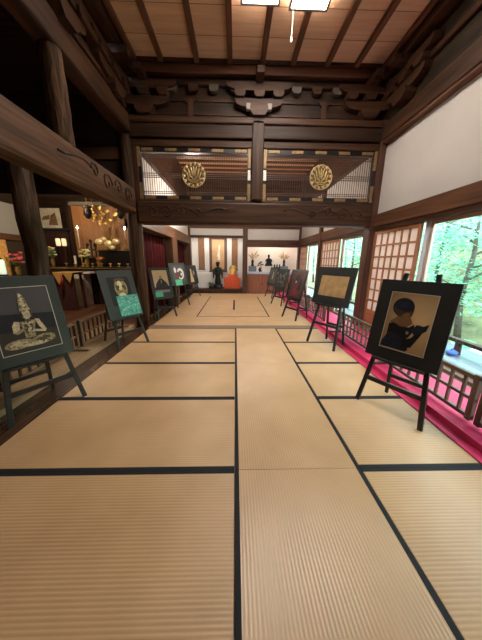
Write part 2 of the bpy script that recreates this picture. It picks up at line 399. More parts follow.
for k in range(12):                                           # row of small bearing blocks under the fascia
    x = -1.5 + .37 * k
    if abs(x - .415) < .3: continue
    trim(MB().prism([(x - .085, 4.46), (x - .085, 4.40), (x - .05, 4.36), (x + .05, 4.36), (x + .085, 4.40), (x + .085, 4.46)], 'y', 5.07, 5.17), PALE if k % 2 else DK('x'))
for x in (-.82, 1.62):                                        # short struts between the bracket sets
    trim(MB().prism([(x - .12, 4.27), (x - .05, 4.2), (x - .05, 3.97), (x + .05, 3.97), (x + .05, 4.2), (x + .12, 4.27)], 'y', 5.12, 5.17), DK('z'))
def boat(u0, L, z0, h, tip=.35):
    a = L / 2
    pts = [(u0 - a, z0 + h)]
    for i in range(6):
        t = i / 5; pts.append((u0 - a + .0 + (L * .3) * (1 - math.cos(t * math.pi / 2)), z0 + h * (1 - tip) * (1 - math.sin(t * math.pi / 2)) + 0))
    pts += [(2 * u0 - p[0], p[1]) for p in reversed(pts)]
    return pts
def bracket(u, v, along, out, m=None):
    """stacked bearing blocks and boat arms; along = 'x' or 'y' wall direction, out = +-1 towards the room"""
    m = m or DK(along); ax = 'y' if along == 'x' else 'x'
    d0, d1 = sorted((v, v + out * .16))
    def pr(pts, a, b): trim(MB().prism(pts, ax, *sorted((a, b))), m, bevel=.006)
    pr([(u - .10, 3.97), (u + .10, 3.97), (u + .16, 4.04), (u + .16, 4.12), (u - .16, 4.12), (u - .16, 4.04)], v, v + out * .2)
    pr(boat(u, .86, 4.12, .14), v, v + out * .13)
    for k in (-1, 0, 1):
        c = u + k * .34
        pr([(c - .06, 4.26), (c + .06, 4.26), (c + .095, 4.30), (c + .095, 4.36), (c - .095, 4.36), (c - .095, 4.30)], v, v + out * .18)
    pr(boat(u, 1.15, 4.36, .13), v, v + out * .15)
    # nose projecting into the room
    if ax == 'y': trim(MB().bar((u, v, 4.53), (u, v + out * .38, 4.53), .13, .14, h2=.1), m, bevel=.01)
    else: trim(MB().bar((v, u, 4.53), (v + out * .38, u, 4.53), .13, .14, h2=.1), m, bevel=.01)
bracket(.415, 5.17, 'x', -1)
bracket(-1.62, 5.17, 'x', -1)
bracket(2.42, 5.17, 'x', -1)
PALEG = mat('weathered_tip', (.20, .18, .165), .6)
for dx in (-.19, .19):
    trim(MB().prism([(.415 + dx - .035, 4.06), (.415 + dx + .035, 4.06), (.415 + dx + .035, 4.15), (.415 + dx - .035, 4.15)], 'y', 4.98, 5.06), PALEG)
# carved scrolls
def spiral(c, r0, turns, s=1, n=26):
    return [(c[0] + s * r0 * (1 - i / n * .8) * math.cos(i / n * turns * 2 * math.pi), c[1] + r0 * (1 - i / n * .8) * math.sin(i / n * turns * 2 * math.pi)) for i in range(n + 1)]
CARV = DK('z')
for s, cx in ((1, 2.15), (-1, -1.35)):
    for (dx, dz, r, tn, w) in ((0, 0, .11, 1.3, 1), (-.30 * s, .03, .09, 1.2, -1), (.26 * s, -.02, .10, 1.2, 1), (-.62 * s, -.01, .07, 1.1, 1)):
        trim(MB().tube([(p[0], 5.058, p[1]) for p in spiral((cx + dx, 2.36 + dz), r * 1.2, tn, s * w)], .014, 6), CARV, smooth=True)
    trim(MB().tube([(cx - s * (1.2 - .1 * i), 5.058, 2.40 + .05 * math.sin(i * .9)) for i in range(16)], .011, 6), CARV, smooth=True)

BLK = mat('black_transom_rail', (.009, .008, .008), .35)
GF = mat('gilt_fitting', (.27, .175, .08), .55, .4, var=.3, vscale=25)
SILV = mat('pale_fitting', (.75, .73, .68), .4, .5)
CRG = mat('crest_ground_gilt', (.20, .135, .055), .5, .6, var=.4, vscale=30); CRL = mat('crest_gilt', (.60, .46, .23), .38, .8, var=.3, vscale=40)
LAT = mat('transom_slats', (.085, .038, .022), .5)
def transom(x0, x1, label, cxd):
    t = thing('transom_panel', label, 'transom panel', ((x0 + x1) / 2, 5.16, 2.60), 0, 'slatted transoms over the front beam')
    a = (x1 - x0) / 2; H = .90
    f = MB(); f.box(-a, a, -.04, .04, 0, .075); f.box(-a, a, -.04, .04, H - .085, H); f.box(-a, -a + .07, -.04, .04, .075, H - .085); f.box(a - .07, a, -.04, .04, .075, H - .085)
    f.build('frame', BLK, t)
    L = MB(); n = int((2 * a - .14) / .043)
    for i in range(1, n):
        x = -a + .07 + (2 * a - .14) * i / n
        L.box(x - .0036, x + .0036, -.006, .006, .07, H - .08)
    for z in (.12, .15, .40, .435, .47, H - .13, H - .16): L.box(-a + .06, a - .06, -.011, .011, z - .004, z + .004)
    L.build('slat_grille', LAT, t)
    k = 0
    for z in (.037, H - .043):
        m_ = 5
        for i in range(m_):
            x = -a + .2 + (2 * a - .4) * i / (m_ - 1)
            MB().box(x - .11, x + .11, -.05, -.038, z - .026, z + .026).build('gilt_fitting', GF, t, bevel=.006)
    for sx in (-1, 1):
        for z0, z1 in ((.0, .3), (H - .33, H)):
            MB().box(sx * (a - .035) - .03, sx * (a - .035) + .03, -.052, -.04, z0, z1).build('corner_fitting', GF, t, bevel=.006)
        if sx * (x0 + x1 - .8) < 0: MB().box(sx * (a - .035) - .03, sx * (a - .035) + .03, -.052, -.04, .36, .54).build('side_fitting', SILV, t, bevel=.006)
    # round crest
    cx = cxd - (x0 + x1) / 2; cz = .435
    d = MB().lathe([(.0, 0), (.222, 0), (.222, .02), (.0, .02)], (0, 0, 0), 40)
    d.v = [(v[0] + cx, -.03 - v[2], v[1] + cz) for v in d.v]
    c = d.build('crest_disc', CRG, t)
    MB().tube([(cx + .212 * math.cos(u), -.052, cz + .212 * math.sin(u)) for u in (2 * math.pi * i / 40 for i in range(41))], .010, 6).build('crest_rim', CRL, c, True)
    for i in range(14):
        u = 2 * math.pi * i / 14 + .1
        MB().ell((cx + .195 * math.cos(u), -.052, cz + .195 * math.sin(u)), (.034, .012, .026), 8, 6, Matrix.Rotation(-u, 3, 'Y')).build('scallop', CRL, c, True)
    for (bx, bz, ang, ln, w) in ((0, .075, 0, .085, .016), (-.036, .065, 14, .10, .012), (.036, .065, -14, .10, .012), (-.085, .04, 14, .085, .014), (.085, .04, -14, .085, .014), (-.12, .0, 20, .07, .012), (.12, .0, -20, .07, .012),
                                 (-.05, -.03, 48, .055, .011), (.05, -.03, -48, .055, .011), (0, -.085, 90, .10, .010), (0, -.12, 90, .075, .010), (-.10, -.08, 60, .055, .012), (.10, -.08, -60, .055, .012), (-.06, -.15, 70, .05, .010), (.06, -.15, -70, .05, .010)):
        MB().ell((cx + bx, -.053, cz + bz), (w, .014, ln), 8, 7, Matrix.Rotation(-R(ang), 3, 'Y')).build('crest_blade', CRL, c, True)
tbox(-1.96, -1.845, 5.1, 5.3, 2.56, 3.62, DK('z'))
transom(-1.86, .30, 'slatted transom with gilt round crest left of the centre strut', -.80)
transom(.53, 2.73, 'slatted transom with gilt round crest right of the centre strut', 1.66)

# ------------------------------------------------------------------ left colonnade beams
tbox(-2.17, -1.93, -.2, 5.09, 2.33, 2.78, wood('left_beam', (.035, .018, .010), (.13, .066, .036), 'y', scale=20, rough=.55, bump=.5), .045)
for (yc, dz, r, w) in ((4.72, .02, .15, 1), (4.38, .06, .12, -1), (4.02, .03, .14, 1), (3.70, .09, .10, -1)):
    trim(MB().tube([(-1.926, p[0], p[1]) for p in spiral((yc, 2.54 + dz), r, 1.1, w)], .015, 6), BK('z'), smooth=True)
trim(MB().tube([(-1.926, 3.7 - .12 * i, 2.62 + .05 * math.sin(i * .8) + .005 * i) for i in range(7)], .014, 6), BK('z'), smooth=True)
pillar(-2.05, 3.30, .115, 3.75, wood('strut_wood', (.03, .016, .009), (.125, .066, .035), 'z', scale=16, stretch=.14, rough=.7, bump=1., spec=.15), 2.74)
tbox(-2.17, -1.92, YB, 5.1, 3.70, 4.0, DK('y'), .03)
tbox(-2.1, -2.02, YB, 5.1, 4.0, 4.6, BK('y'), .004)
tbox(-2.02, -1.95, YB, 5.1, 4.08, 4.14, DK('y'))
tbox(-2.02, -1.88, YB, 5.1, 4.30, 4.40, DK('y'))
tbox(-2.0, -1.76, YB, 5.1, 4.60, 4.735, DK('y'), .02)
tbox(-2.1, -1.74, YB, 5.1, 4.735, 4.8, DK('y'), .01)
bracket(4.55, -2.02, 'y', 1, DK('y')); bracket(2.2, -2.02, 'y', 1, DK('y')); bracket(3.4, -2.02, 'y', 1, DK('y'))

# sanctuary shell
struct(MB().box(-6.5, -6.4, YB, 8.75, -.05, 1.95), 'wall_left', mat('sanctuary_dark_wall', (.05, .032, .02), .7))
struct(MB().box(-6.5, -6.4, YB, 8.75, 2.12, 2.95), 'wall_left_plaster', mat('dim_plaster', (.36, .35, .32), .85))
struct(MB().box(-6.5, -6.38, YB, 8.75, 2.95, 4.3), 'wall_left_upper', BK('y'))
tbox(-6.5, -6.34, YB, 8.75, 1.95, 2.12, BR('y'))
struct(MB().box(-6.5, -2.15, 8.75, 8.85, -.05, 4.3), 'wall_sanctuary', BK('x'))
struct(MB().box(-6.5, -2.18, YB, 8.75, 4.3, 4.36), 'ceiling_sanctuary', BK('x'))
tbox(-6.38, -2.17, 5.12, 5.32, 2.66, 2.92, BK('x'), .004)
tbox(-6.38, -2.17, 5.14, 5.3, 3.28, 3.5, DK('x'), .02)
tbox(-6.38, -2.17, 5.18, 5.24, 2.92, 3.28, BK('x'), .004)
tbox(-6.38, -2.17, 5.18, 5.24, 3.5, 4.3, BK('x'), .004)
tbox(-3.27, -3.09, -1.0, 5.12, 2.95, 3.2, BK('y'), .02)

# ------------------------------------------------------------------ right side wall
def rbay(y0, y1):
    struct(MB().box(2.86, 2.92, y0, y1, 2.37, 3.60), 'wall_right', mat('aged_plaster', (.50, .475, .445), .85, var=.04, vscale=2))
    tbox(2.80, 2.96, y0, y1, 2.13, 2.37, BR('y'), .012)
    tbox(2.82, 2.96, y0, y1, 2.05, 2.13, DK('y'), .006)
    tbox(2.80, 3.0, y0, y1, .0, .075, BR('y'), .006)
for a, b in ((-3.9, -.9), (-.7, 2.1), (2.3, 5.08), (5.32, 8.1), (8.3, 10.75)): rbay(a, b)
for y in (-.8, 2.2, -4.0): tbox(2.76, 2.96, y - .1, y + .1, -.04, 3.62, RB('z'))
tbox(2.78, 2.94, 8.1, 8.3, -.04, 3.62, RB('z'))
tbox(2.76, 2.96, YB, 5.06, 3.60, 3.64, BR('y'), .006)
tbox(2.74, 2.98, YB, 5.06, 3.64, 3.92, DK('y'), .02)
tbox(2.82, 2.9, YB, 5.06, 3.92, 4.6, wood('right_upper_board', (.012, .008, .005), (.040, .026, .014), 'y', scale=6, stretch=.25), .004)
tbox(2.76, 2.82, YB, 5.06, 4.28, 4.36, DK('y'))
tbox(2.62, 2.86, YB, 5.06, 4.60, 4.735, DK('y'), .02)
tbox(2.60, 2.86, YB, 5.06, 4.735, 4.8, RB('y'), .01)
bracket(4.55, 2.82, 'y', -1); bracket(2.2, 2.82, 'y', -1)
tbox(2.74, 2.98, 5.34, 11.0, 3.60, 3.85, DK('y'), .02)
struct(MB().box(2.86, 2.92, 5.34, 11.0, 3.85, 4.85), 'wall_right_upper', DK('y'))

SPAPER = papermat('shoji_paper', (.70, .58, .52))
def shoji(y0, y1, label, x=2.865, nv=5, nh=7):
    t = thing('shoji_screen', label, 'shoji screen', (x, (y0 + y1) / 2, .075), 0, 'shoji screens along the right wall')
    a = (y1 - y0) / 2; H = 1.97
    f = MB(); f.box(-.02, .02, -a, -a + .06, 0, H); f.box(-.02, .02, a - .06, a, 0, H); f.box(-.02, .02, -a + .06, a - .06, H - .06, H); f.box(-.02, .02, -a + .06, a - .06, 0, .08)
    f.build('frame', SH('z'), t, bevel=.003)
    MB().box(-.014, .014, -a + .06, a - .06, .08, .38).build('kick_board', SH('y'), t)
    L = MB()
    for i in range(1, nv + 1):
        y = -a + .06 + (2 * a - .12) * i / (nv + 1); L.box(-.014, .004, y - .017, y + .017, .38, H - .06)
    for i in range(0, nh):
        z = .38 + (H - .44) * i / nh; L.box(-.016, .004, -a + .06, a - .06, z - .017, z + .017)
    L.build('lattice', SH('y'), t)
    MB().box(.0045, .0065, -a + .06, a - .06, .38, H - .06).build('paper', SPAPER, t)
shoji(3.80, 5.06, 'tall shoji screen behind the cupped-hands portrait, beside the wide window')
shoji(6.72, 8.08, 'shoji screen in the far room just behind the scroll-sheet board')
shoji(9.75, 10.74, 'narrow-looking shoji screen in the far right corner of the far room')
GLASS = glassmat('window_glass', (.93, .98, .97))
WFR = mat('pale_window_frame', (.42, .33, .25), .4)
_wn = [0]
def window(y0, y1, x=2.93):
    _wn[0] += 1
    a = (y1 - y0) / 2; c = (y0 + y1) / 2
    o = MB()
    o.box(x - .02, x + .02, y0, y0 + .05, .08, 2.05); o.box(x - .02, x + .02, y1 - .05, y1, .08, 2.05)
    o.box(x - .02, x + .02, y0 + .05, y1 - .05, 2.0, 2.05); o.box(x - .02, x + .02, y0 + .05, y1 - .05, .08, .13)
    fr = struct(o, f'window_{_wn[0]}', WFR)
    MB().box(x - .003, x + .003, y0 + .05, y1 - .05, .13, 2.0).build('pane', GLASS, fr)
window(2.32, 3.69); window(5.34, 6.62); window(8.32, 9.66); window(.72, 2.08)
struct(MB().box(2.86, 2.96, -4.2, .70, -.05, 2.06), 'wall_right_rear', BR('z'))

PALEBLUE = mat('pale_metal_stile', (.62, .68, .76), .3)
for y in (3.70, 6.63, 9.67): tbox(2.90, 2.95, y, y + .085, .08, 2.05, PALEBLUE, .004)
# ------------------------------------------------------------------ far wall and its alcoves
FD = RB('x')
tbox(-2.2, -1.93, 10.74, 11.0, -.04, 4.85, RB('z'))
tbox(.33, .54, 10.76, 11.0, -.04, 4.0, RB('z'))
tbox(2.78, 2.98, 10.76, 11.0, -.04, 4.85, RB('z'))
tbox(-1.95, 2.8, 10.8, 10.98, 2.78, 3.1, FD); struct(MB().box(-1.95, 2.8, 10.84, 10.94, 3.1, 4.85), 'wall_far_upper', DK('x'))
struct(MB().box(-1.93, .33, 10.86, 10.94, 2.50, 2.78), 'wall_far_left_band', PLASTER)
tbox(-1.93, .33, 10.80, 10.98, 2.40, 2.50, DK('x'))
struct(MB().box(.54, 2.78, 10.86, 10.94, 2.33, 2.78), 'wall_far_right_band', PLASTER)
tbox(.54, 2.78, 10.78, 10.98, 2.03, 2.33, FD)
struct(MB().box(-2.1, .45, 11.72, 11.8, -.05, 2.6), 'wall_alcove_left', PLASTER)
struct(MB().box(.45, 2.95, 11.62, 11.7, -.05, 2.6), 'wall_alcove_right', mat('warm_plaster', (.80, .70, .62), .85))
struct(MB().box(.40, .47, 11.0, 11.72, -.05, 2.6), 'wall_alcove_divider', PLASTER)
struct(MB().box(-2.1, -2.02, 11.0, 11.72, -.05, 2.6), 'wall_alcove_side', PLASTER)
struct(MB().box(2.9, 2.98, 11.0, 11.7, -.05, 2.6), 'wall_alcove_end', PLASTER)
struct(MB().box(-2.1, 2.95, 11.0, 11.8, 2.55, 2.6), 'ceiling_alcove', PLASTER)
tbox(-1.95, .33, 10.76, 11.72, -.04, .19, DK('x'), .015)
# left side wall of the far room
tbox(-2.12, -1.95, 5.34, 10.74, 2.12, 2.44, BR('y'))
struct(MB().box(-2.1, -2.02, 5.34, 10.74, 2.44, 3.6), 'wall_far_side', PLASTER)
tbox(-2.16, -1.92, 5.34, 10.74, 3.6, 3.85, DK('y')); struct(MB().box(-2.1, -2.02, 5.34, 10.74, 3.85, 4.85), 'wall_far_side_upper', DK('y'))
tbox(-2.16, -1.94, 7.75, 8.35, -.04, 2.12, BR('z'))
def curtain(y0, y1, label):
    n = 40; vs = []; fs = []
    for i in range(n + 1):
        y = y0 + (y1 - y0) * i / n; dx = .035 * math.sin(i * 1.35) + .015 * math.sin(i * 3.1)
        vs += [(-2.22 + dx, y, .06), (-2.22 + dx * .6, y, 2.20)]
    for i in range(n): fs.append((2 * i, 2 * i + 2, 2 * i + 3, 2 * i + 1))
    o = MB().add(vs, fs).build('crimson_curtain', CRIM, None, True)
    sm = o.modifiers.new('thick', 'SOLIDIFY'); sm.thickness = .012
    tag(o, label, 'curtain', 'dark crimson curtains of the far room')
tbox(-2.30, -2.14, 5.34, 10.74, 2.10, 2.25, DK('y'), .004)
struct(MB().box(-2.52, -2.44, 8.86, 11.9, -.05, 4.9), 'wall_far_left_outer', DK('y'))
struct(MB().box(-6.5, 3.0, 11.9, 12.0, -.1, 4.9), 'wall_far_back', DK('x'))
curtain(5.45, 7.72, 'wide dark crimson curtain on the left, just past the big round pillar')
curtain(8.4, 10.70, 'narrow-looking dark crimson curtain on the left near the far alcove')

# back of the hall behind the viewer
struct(MB().box(-6.5, 3.0, YB - .1, YB, -.1, 2.6), 'wall_back', BR('z'))
struct(MB().box(-6.5, 3.0, YB - .1, YB, 2.6, 4.86), 'wall_back_plaster', PLASTER)

# ------------------------------------------------------------------ easels and their boards
def easel(v, label, up=.0, back=.46, foot=0.):
    x, y, zb, ya, le, w, h, s = v
    t = thing('display_easel', label, 'easel', (x, y, 0), ya, 'easels lining the mats')
    tl, cl = math.tan(le), math.cos(le)
    htop = zb + h * cl + up
    def on(a, z, off=.034): return (a, (z - zb) * tl + off, z)
    r = s / 2
    def half(z): return r + (.20 * w - r) * z / htop
    for sg in (-1, 1):
        MB().bar(on(sg * r, .0), on(sg * half(htop), htop), .040, .026, (0, 1, 0)).build('front_leg', EASEL, t, bevel=.003)
        top = on(sg * (half(htop * .86) - .03), htop * .86, .065); ft = (sg * r * .62, back, foot)
        MB().bar(ft, top, .034, .024, (0, 1, 0)).build('rear_leg', EASEL, t, bevel=.003)
    z = zb * .52
    MB().bar(on(-half(z) - .01, z), on(half(z) + .01, z), .024, .045, (0, 0, 1)).build('front_rail', EASEL, t, bevel=.003)
    f = (z * .9) / (htop * .86); yr = back + ((htop * .86 - zb) * tl + .065 - back) * f
    xr = r * .62 + (half(htop * .86) - .03 - r * .62) * f
    MB().bar((-xr - .01, yr, z * .9), (xr + .01, yr, z * .9), .022, .04, (0, 0, 1)).build('rear_rail', EASEL, t, bevel=.003)
    MB().bar(on(-.36 * w, zb - .013, .0), on(.36 * w, zb - .013, .0), .062, .024, (0, 0, 1)).build('ledge', EASEL, t, bevel=.003)
    return t
def ngon(cx, cy, rx, ry, n=20, rot=0):
    c, s_ = math.cos(rot), math.sin(rot)
    return [(cx + rx * math.cos(u) * c - ry * math.sin(u) * s_, cy + rx * math.cos(u) * s_ + ry * math.sin(u) * c) for u in (2 * math.pi * i / n for i in range(n))]
class Print:
    """flat coloured shapes on a sheet; u to the right, v up, both 0..1"""
    def __init__(s, x0, x1, z0, z1, bg): s.b = (x0, x1, z0, z1); s.mb = MB(); s.ms = []; s.c = .0; s.shape([(0, 0), (1, 0), (1, 1), (0, 1)], bg)
    def shape(s, pts, m):
        if m not in s.ms: s.ms.append(m)
        s.mb.mi = s.ms.index(m); x0, x1, z0, z1 = s.b; s.c += .00035 if len(s.mb.f) < 24 else .00004
        s.mb.add([(x0 + (x1 - x0) * u, -.0105 - s.c, z0 + (z1 - z0) * w) for u, w in pts], [tuple(range(len(pts)))])
        return s
    def el(s, cx, cy, rx, ry, m, rot=0, n=20): return s.shape(ngon(cx, cy, rx, ry, n, rot), m)
    def build(s, parent, name='photo_print'): return s.mb.build(name, s.ms, parent)
def board(v, label, bm, cat='framed photograph', fillet=None):
    x, y, zb, ya, le, w, h, s = v
    t = thing('mounted_photograph', label, cat, (x, y, zb), ya, 'boards shown on the easels', rx=-le)
    MB().box(-w / 2, w / 2, -.010, .010, 0, h).build('mat_board', bm, t, bevel=.002)
    if fillet:
        x0, x1, z0, z1 = fillet; q = MB(); e = .006
        for a in ((x0 - e, x1 + e, z0 - e, z0), (x0 - e, x1 + e, z1, z1 + e), (x0 - e, x0, z0, z1), (x1, x1 + e, z0, z1)): q.box(a[0], a[1], -.0135, -.010, a[2], a[3])
        q.build('white_fillet', FILLET, t)
    return t
def P(name, c, r=.45, var=0., vs=8): return mat('print_' + name, c, r, var=var, vscale=vs, spec=.4)

def sheet(parent, x0, x1, z0, z1, m, speck=None, name='caption_sheet', lab=None):
    o = MB(); ms = [m]
    o.box(x0, x1, -.0165, -.0125, z0, z1)
    if speck:
        ms.append(speck); o.mi = 1; rng = random.Random(3)
        for i in range(70):
            u, w = x0 + (x1 - x0) * rng.uniform(.03, .95), z0 + (z1 - z0) * rng.uniform(.05, .93); a = rng.uniform(.004, .016)
            o.add([(u - a, -.0168, w), (u, -.0168, w - a * .5), (u + a, -.0168, w), (u, -.0168, w + a * .5)], [(0, 1, 2, 3)])
    r = o.build(name, ms, parent)
    if lab: r['label'] = lab
    return r

V = {
 'L1': (-1.879, 2.148, .508, .987, .244, .620, .803, .605), 'L2': (-1.818, 3.952, .497, 1.040, .281, .616, .809, .566),
 'L3': (-1.805, 6.067, .497, .788, .284, .563, .787, .514), 'L4': (-1.739, 7.624, .683, 1.07, .201, .733, .689, .564),
 'L5': (-1.700, 9.75, .52, 1.084, .212, .74, .74, .70), 'R1': (1.545, 2.053, .524, -1.015, .188, .627, .774, .590),
 'R2': (1.611, 3.989, .728, -1.06, .222, .760, .643, .592), 'R3': (1.479, 5.984, .511, -1.127, .264, .596, .752, .554),
 'R4': (1.484, 7.965, .521, -1.143, .271, .597, .698, .588), 'R5': (1.432, 9.626, .502, -1.256, .238, .667, .716, .615)}
easel(V['L1'], 'slate-coloured easel nearest on the left, holding the seated crowned statue photograph', back=.40)
easel(V['L2'], 'slate-coloured easel holding the board with the big teal sheet')
easel(V['L3'], 'dark easel on the left holding the cream picture of a robed dark figure', back=.32)
easel(V['L4'], 'dark easel on the left holding the grey photograph with a white ring', back=.32)
easel(V['L5'], 'dark easel farthest on the left, before the white alcove wall', back=.30)
easel(V['R1'], 'black easel nearest on the right, its two post tips rising above the cupped-hands portrait', .065, .33, .0115)
easel(V['R2'], 'black easel holding the wide board with the tan scroll sheet', .0, .26, .0115)
easel(V['R3'], 'black easel holding the reddish-brown painting with a pale face', .02, .36, .0115)
easel(V['R4'], 'black easel on the right holding the dark board of grey squiggles', .0, .36, .0115)
easel(V['R5'], 'black easel farthest on the right, before the red-brown cabinet', .0, .36, .0115)

# L1: seated crowned statue
t = board(V['L1'], 'slate board with a photograph of a pale seated statue in a tall crown', BOARDG, fillet=(-.22, .22, .105, .70))
STAT, STATD, STATL = P('statue', (.36, .29, .17), .4, .5, 45), P('statue_shade', (.10, .075, .045), .5, .4, 30), P('statue_light', (.62, .54, .38), .4, .35, 60)
p = Print(-.22, .22, .105, .70, P('charcoal', (.030, .028, .034)))
p.shape([(0, .62), (1, .50), (1, 1), (0, 1)], P('grey_haze', (.072, .068, .078), .45, .1, 4)).shape([(0, .34), (1, .30), (1, .56), (0, .62)], P('ink_blue', (.012, .011, .020)))
p.shape([(0, .0), (1, 0), (1, .30), (0, .34)], P('plinth_dark', (.040, .032, .030)))
p.shape([(.37, .47), (.66, .48), (.60, .34), (.58, .20), (.41, .20), (.42, .34)], STAT)
p.el(.50, .135, .43, .075, STATD).el(.28, .135, .235, .07, STAT, .05).el(.70, .155, .22, .075, STAT, .08).el(.70, .16, .13, .04, STATD, .1).el(.27, .14, .15, .035, STATL, .05).el(.55, .10, .22, .03, STATL)
p.shape([(.30, .49), (.38, .47), (.36, .36), (.30, .28), (.24, .31), (.25, .42)], STATL).shape([(.24, .31), (.30, .28), (.50, .36), (.49, .40)], STAT)
p.shape([(.64, .49), (.71, .48), (.80, .30), (.76, .265), (.68, .36)], STATL).shape([(.76, .30), (.78, .26), (.53, .30), (.52, .34)], STATL)
p.el(.50, .35, .05, .045, STATL).shape([(.44, .47), (.50, .40), (.47, .28), (.43, .30)], STATD).shape([(.57, .47), (.53, .40), (.55, .30), (.58, .36)], STATD)
p.el(.515, .445, .10, .02, STATL).shape([(.475, .53), (.565, .53), (.57, .46), (.465, .46)], STATD)
p.el(.52, .575, .075, .075, STATL).el(.45, .56, .018, .05, STATD).el(.60, .57, .016, .05, STATD)
p.shape([(.42, .63), (.61, .64), (.58, .73), (.565, .82), (.52, .91), (.475, .91), (.45, .80), (.44, .72)], STAT)
p.el(.52, .66, .09, .02, STATL).el(.51, .73, .05, .035, STATL).el(.505, .81, .035, .03, STATL).el(.50, .87, .022, .03, STATL).el(.46, .69, .012, .04, STATD).el(.55, .77, .01, .04, STATD)
rng = random.Random(8)
for (cx, cy, rx, ry, n_) in ((.28, .135, .21, .055, 30), (.70, .155, .2, .06, 26), (.50, .40, .09, .09, 26), (.50, .75, .055, .13, 30), (.50, .29, .07, .06, 14)):
    for i in range(n_):
        u, q = rng.uniform(0, 6.28), rng.uniform(0, 1) ** .5
        p.el(cx + rx * q * math.cos(u), cy + ry * q * math.sin(u), rng.uniform(.008, .024), rng.uniform(.004, .009), (STATD, STATL, STATD)[i % 3], rng.uniform(-.6, .6), 8)
p.el(.505, .582, .012, .007, STATD).el(.54, .582, .012, .007, STATD).el(.525, .545, .018, .006, STATD)
p.build(t)
# L2: bronze mask with teal sheet
t = board(V['L2'], 'slate board whose lower right is covered by a speckled teal sheet', BOARDG)
p = Print(-.185, .20, .22, .69, P('print_black', (.012, .012, .016)))
MSK = P('mask_gold', (.30, .25, .11), .4, .5, 30); MSKL = P('mask_light', (.66, .62, .42), .4, .2, 30)
p.el(.55, .60, .30, .34, MSK).el(.55, .90, .26, .07, P('print_brown', (.10, .06, .03))).el(.52, .70, .12, .17, MSKL).el(.45, .66, .03, .05, P('print_black', (.012, .012, .016))).el(.63, .66, .03, .05, P('print_black', (.012, .012, .016))).el(.38, .62, .07, .10, P('print_brown', (.10, .06, .03))).el(.72, .62, .06, .10, P('print_brown', (.1, .06, .03)))
p.el(.54, .36, .16, .07, MSKL).shape([(.30, .06), (.78, .06), (.70, .30), (.38, .30)], MSK)
p.build(t)
sheet(t, -.105, .292, .03, .375, mat('teal_leaflet', (.08, .42, .36), .5, var=.45, vscale=14), mat('leaflet_speckle', (.55, .85, .75), .5), lab='speckled teal printed leaflet')
# L3
t = board(V['L3'], 'dark green board with a cream picture of a broad dark robed figure', BOARDG)
p = Print(-.20, .20, .15, .72, P('cream', (.66, .52, .33), .5, .1, 5))
DKF = P('robe_dark', (.035, .034, .038), .5, .5, 20)
p.shape([(.05, .18), (.12, .40), (.32, .56), (.45, .66), (.55, .66), (.68, .56), (.90, .38), (.96, .18)], DKF).el(.5, .68, .07, .08, P('face_tan', (.35, .24, .14))).shape([(0, 0), (1, 0), (1, .12), (0, .12)], P('grey_base', (.25, .24, .24)))
p.shape([(0, .12), (1, .12), (1, .30), (.7, .22), (.4, .30), (.2, .2), (0, .26)], P('blue_black', (.02, .024, .05), .5, .4, 30)).shape([(.46, .56), (.54, .56), (.52, .40), (.48, .40)], P('collar', (.3, .25, .2)))
p.build(t)
sheet(t, -.22, -.02, .045, .17, GREENSHEET, lab='small mint green caption sheet at the lower left')
# L4
t = board(V['L4'], 'grey board showing a white ring on a dark photograph', BOARDG)
p = Print(-.27, .29, .12, .62, P('grey_dark', (.085, .09, .09), .5, .3, 10))
p.el(.66, .46, .27, .36, P('print_white', (.7, .7, .68))).el(.64, .42, .17, .23, P('plum', (.10, .05, .07), .5, .4, 15)).el(.72, .42, .07, .10, P('print_white', (.7, .7, .68))).el(.26, .70, .09, .17, P('print_white', (.7, .7, .68)))
p.shape([(.24, .10), (.48, .1), (.5, .6), (.3, .55)], P('plum_red', (.14, .05, .06), .5, .4, 15)).build(t)
sheet(t, -.20, .10, -.03, .17, GREENSHEET, lab='mint green caption sheet hanging at the lower left')
# L5
t = board(V['L5'], 'small-looking dark board showing a slender pale golden figure, farthest left', BOARD)
p = Print(-.24, .30, .07, .66, P('print_black2', (.03, .032, .034), .5, .4, 12))
p.shape([(.20, .0), (.62, .0), (.55, .45), (.50, .72), (.36, .72), (.30, .45)], P('pale_gold', (.62, .48, .26), .5, .25, 15)).el(.43, .80, .08, .10, P('pale_gold', (.6, .5, .3))).el(.72, .62, .09, .16, P('grey_mid', (.3, .3, .28))).build(t)
def amber_sheet():
    m, nt, b = _nt('print_amber')
    tc = nt.nodes.new('ShaderNodeTexCoord'); mp = nt.nodes.new('ShaderNodeMapping'); mp.vector_type = 'TEXTURE'
    mp.inputs['Location'].default_value = (.10, 0, .42); mp.inputs['Scale'].default_value = (.42, 1, .46)
    g = nt.nodes.new('ShaderNodeTexGradient'); g.gradient_type = 'SPHERICAL'
    nt.links.new(tc.outputs['Object'], mp.inputs['Vector']); nt.links.new(mp.outputs['Vector'], g.inputs['Vector'])
    r = nt.nodes.new('ShaderNodeValToRGB'); r.color_ramp.elements[0].color = (.19, .11, .045, 1); r.color_ramp.elements[1].color = (.80, .58, .31, 1)
    nt.links.new(g.outputs['Fac'], r.inputs['Fac']); nt.links.new(r.outputs['Color'], b.inputs['Base Color']); b.inputs['Roughness'].default_value = .4
    return m
